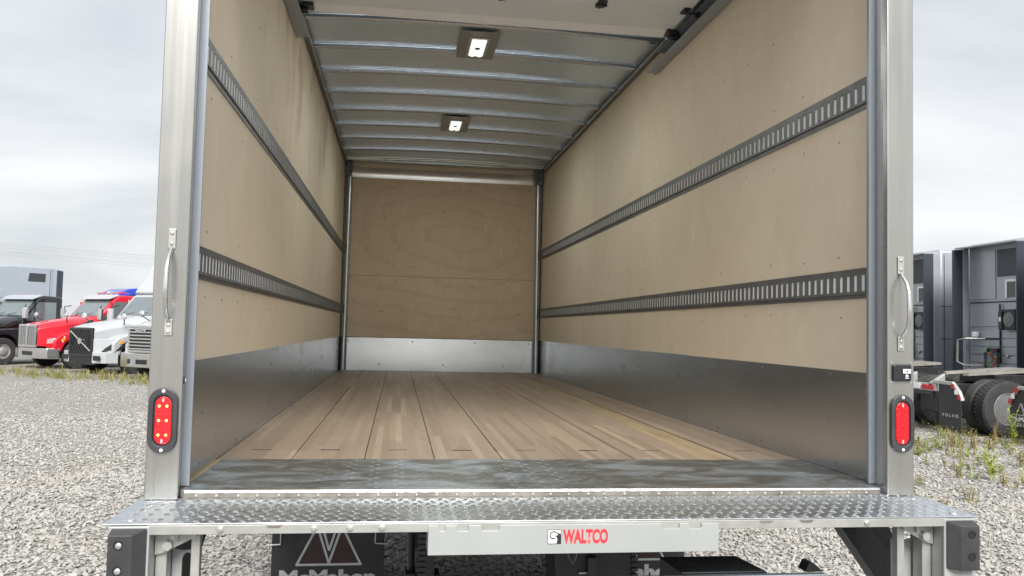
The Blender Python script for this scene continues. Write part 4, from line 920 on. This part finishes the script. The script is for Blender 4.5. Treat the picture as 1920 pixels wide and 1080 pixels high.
GL = 'trucks parked nose out on the left'
hd_ = 217
def place(px_lateral, depth):
    p = CAM+depth*Vector((math.sin(YAW), math.cos(YAW), 0))+px_lateral*depth*Vector((math.cos(YAW), -math.sin(YAW), 0)); return (p.x, p.y)
truck('red_truck', 'red day cab truck with chrome grille, roof visor and horns', place((58-960)/1525, 28.4), 222,
      dict(col='red', gw=0.60, hz=1.57, wb=1.82, grille='mesh', visor='wht', horns=True, group=GL, roofz=2.66))
truck('white_truck', 'white tractor with black diagonal slat grille beside the red truck', place((158-960)/1525, 26.2), 218,
      dict(col='wht', grille='diag', gframe='blackgloss', bumper='wht', sleeper=True, mir='wht', gw=0.62, gz=(0.62, 1.42), hz=1.56, wb=1.86, roofz=2.72, bholes=(('bumper_vent', -1.0, -0.66), ('bumper_vent', 0.66, 1.0)), group=GL))
truck('white_truck', 'white truck with chrome bar grille and square bumper, half hidden by the box', place((272-960)/1525, 24.0), 216,
      dict(col='wht', grille='bars', bumper='chrome', gw=0.60, gz=(0.86, 1.55), hz=1.66, wb=1.95, bh=0.42, bholes=(('bumper_vent', -0.25, 0.25), ('tow_hook', -0.62, -0.5), ('tow_hook', 0.5, 0.62)), hoodvent=False, group=GL))
truck('black_truck', 'black truck with pale roof visor at the left edge', place((-84-960)/1525, 29.5), 214,
      dict(col='blk', grille='mesh', visor='gry', group=GL, roofz=2.62, fend=8.0))
truck('grey_sleeper_truck', 'pale grey high roof sleeper tractor behind the black truck', place((-215-960)/1525, 33.5), 224,
      dict(col='gry', sleeper=True, group=GL, top=4.12, roofz=2.75, sback=6.1, win=(-5.0, -5.75, 3.42, 3.80)))
truck('blue_sleeper_truck', 'blue sleeper tractor far behind the red truck', place((104-960)/1525, 46), 222,
      dict(col='blu', sleeper=True, group=GL, top=3.68))
GR = 'grey tractors parked tail out on the right'
def tail(x, y, az, *a, **k): return truck(*a[:2], (x+8.75*math.sin(R(az)), y+8.75*math.cos(R(az))), az, a[2])
AZ = 90
tail(9.37, 11.75, AZ, 'grey_tractor', 'nearest grey tractor, rear wheels and lettered mud flap beside the box', dict(col='dgry', sleeper=True, rear='maker', group=GR, swin=False, fend=8.75, top=4.32))
tail(9.72, 15.05, AZ, 'grey_tractor', 'grey tractor showing ribbed sleeper back wall with hoses and grab rail', dict(col='dgry', sleeper=True, rear='maker', group=GR, swin=False, fend=8.75))
tail(9.72, 18.35, AZ, 'grey_tractor', 'farthest grey tractor, only sleeper side and fan unit showing', dict(col='dgry', sleeper=True, rear='maker', group=GR, swin=False, fend=8.75))
tail(9.86, 8.75, AZ, 'grey_tractor', 'tractor at the right edge with dealer lettered mud flap', dict(col='dgry', sleeper=True, rear='dealer', group=GR, swin=False, fend=8.75))

# ------------------------------------------------------------------ overhead wires
pw = empty('power_line', (-62, 66, GZ), 'overhead power line with sagging wires behind the parked trucks', 'power line')
inv = Vector((62, -66, -GZ))
def wp(p): return tuple(Vector(p)+inv)
for (x, y) in ((-62, 66), (22, 55)):
    MB().cyl(wp((x, y, GZ)), wp((x, y, 8.6 if x < 0 else 3.6)), 0.16, 0.11, n=12).build('utility_pole', 'pole', pw, smooth=True)
    for dz in (0, 0.9): MB().box(*[v for ab in zip(wp((x-0.08, y-1.1, (8.2 if x < 0 else 3.2)-dz)), wp((x+0.08, y+1.1, (8.3 if x < 0 else 3.3)-dz))) for v in ab]).build('cross_arm', 'pole', pw)
for dz, dy in ((0, -1), (-.13, -.4), (-.25, .3), (-.42, 1), (-.60, 0), (-.75, .6)):
    pts = []
    for k in range(25):
        t = k/24; x = -62+84*t; y = 66-11*t+dy; z = 8.35-5.0*t+dz-2.0*math.sin(math.pi*t)*0.0 - 0.5*4*t*(1-t)
        pts.append(wp((x, y, z)))
    MB().tube(pts, 0.006, 5).build('wire', 'etrack', pw)

# ------------------------------------------------------------------ weeds
def blades(pts, hmin, hmax, spread, nb, wid=0.006, leafy=0.0):
    mb = MB()
    for (x, y) in pts:
        for _ in range(nb):
            a = random.uniform(0, 6.283); h = random.uniform(hmin, hmax); r = random.uniform(0, spread); lean = random.uniform(0.1, 0.6)*h
            bx, by = x+r*math.cos(a)*.6, y+r*math.sin(a)*.6; dx, dy = math.cos(a+random.uniform(-.7, .7)), math.sin(a+random.uniform(-.7, .7)); px, py = -dy, dx; w = wid*random.uniform(.6, 1.4)
            v = []
            for t, ww in ((0, 1), (.4, .9), (.75, .6)):
                cx, cy, cz = bx+dx*lean*t*t, by+dy*lean*t*t, GZ+h*t; v += [(cx-px*w*ww, cy-py*w*ww, cz), (cx+px*w*ww, cy+py*w*ww, cz)]
            v.append((bx+dx*lean, by+dy*lean, GZ+h*.97)); mb.add(v, [(0, 1, 3, 2), (2, 3, 5, 4), (4, 5, 6)])
            if random.random() < leafy:
                for _k in range(6):
                    t = random.uniform(.25, 1); cx, cy, cz = bx+dx*lean*t*t, by+dy*lean*t*t, GZ+h*t; b2 = random.uniform(0, 6.283); l = random.uniform(.02, .05)
                    ex, ey = math.cos(b2)*l, math.sin(b2)*l
                    mb.add([(cx, cy, cz), (cx+ex*.5-ey*.3, cy+ey*.5+ex*.3, cz+l*.35), (cx+ex, cy+ey, cz+l*.2), (cx+ex*.5+ey*.3, cy+ey*.5-ex*.3, cz+l*.3)], [(0, 1, 2, 3)])
    return mb
pts = []
for k in range(290):                        # strip of weeds in front of the left row
    t = random.random(); x = -18+12.5*t; y = 28.0-6.6*t+random.gauss(-0.6, 0.75); pts.append((x, y))
w = blades(pts, 0.05, 0.30, 0.30, 7, 0.008, 0.9).build('weeds', 'weed'); w['kind'] = 'stuff'; tag(w, 'dry yellow green weeds along the front of the left truck row', 'weeds')
pts = [(random.uniform(7.2, 13), random.uniform(9.3, 12.6)) for _ in range(190)]+[(random.uniform(6.5, 11), random.uniform(6, 10)) for _ in range(120)]+[(random.uniform(1.5, 6), random.uniform(4.5, 9)) for _ in range(45)]
w = blades(pts, 0.03, 0.20, 0.14, 8, 0.007, 0.6).build('weeds', 'weed'); w['kind'] = 'stuff'; tag(w, 'low scattered weeds in the gravel on the right', 'weeds')
def tall_weed(x, y, h, mat, label, n=5):
    r = empty('tall_weed', (x, y, GZ), label, 'weed', 'single weeds on the right gravel')
    st, lf = MB(), MB()
    for k in range(n):
        a = random.uniform(0, 6.283); hh = h*random.uniform(.6, 1); ln = random.uniform(.05, .25)*hh; dx, dy = math.cos(a), math.sin(a)
        pt = lambda t: Vector((dx*(.02+ln*t*t), dy*(.02+ln*t*t), hh*t))
        st.tube([pt(0), pt(.35), pt(.7), pt(1)], [.005, .004, .003, .002], 5)
        for q in range(16):
            t = .15+.85*q/15; p = pt(t); b2 = q*2.4+a; l = (.10 if mat == 'green' else .055)*(1.2-t*.6)*random.uniform(.7, 1.2); e = Vector((math.cos(b2), math.sin(b2), .55))*l; sd_ = Vector((-math.sin(b2), math.cos(b2), 0))*l*.16
            lf.add([p, p+e*.5+sd_, p+e, p+e*.5-sd_], [(0, 1, 2, 3)])
    st.build('stem', mat, r); lf.build('leaves', mat, r)
for q in ((9.75, 9.75, .62, 'green', 'tall green leafy weed in front of the near tractor wheel'), (6.85, 6.6, .42, 'green', 'bright yellow green weed clump left of two on the near gravel'),
          (7.55, 6.35, .36, 'green', 'bright yellow green upright weed near the right edge'), (9.2, 9.55, .45, 'rustweed', 'rusty brown seeding weed left of the tall green weed'),
          (8.55, 9.2, .40, 'rustweed', 'reddish dry weed below the lettered mud flap'), (8.0, 8.9, .42, 'rustweed', 'tangled dry brown weed beside the box post'),
          (6.5, 6.75, .2, 'weed', 'low spreading tan weed nearest the bumper'), (8.1, 7.6, .25, 'rustweed', 'small rust coloured weed in open gravel')):
    tall_weed(*q)
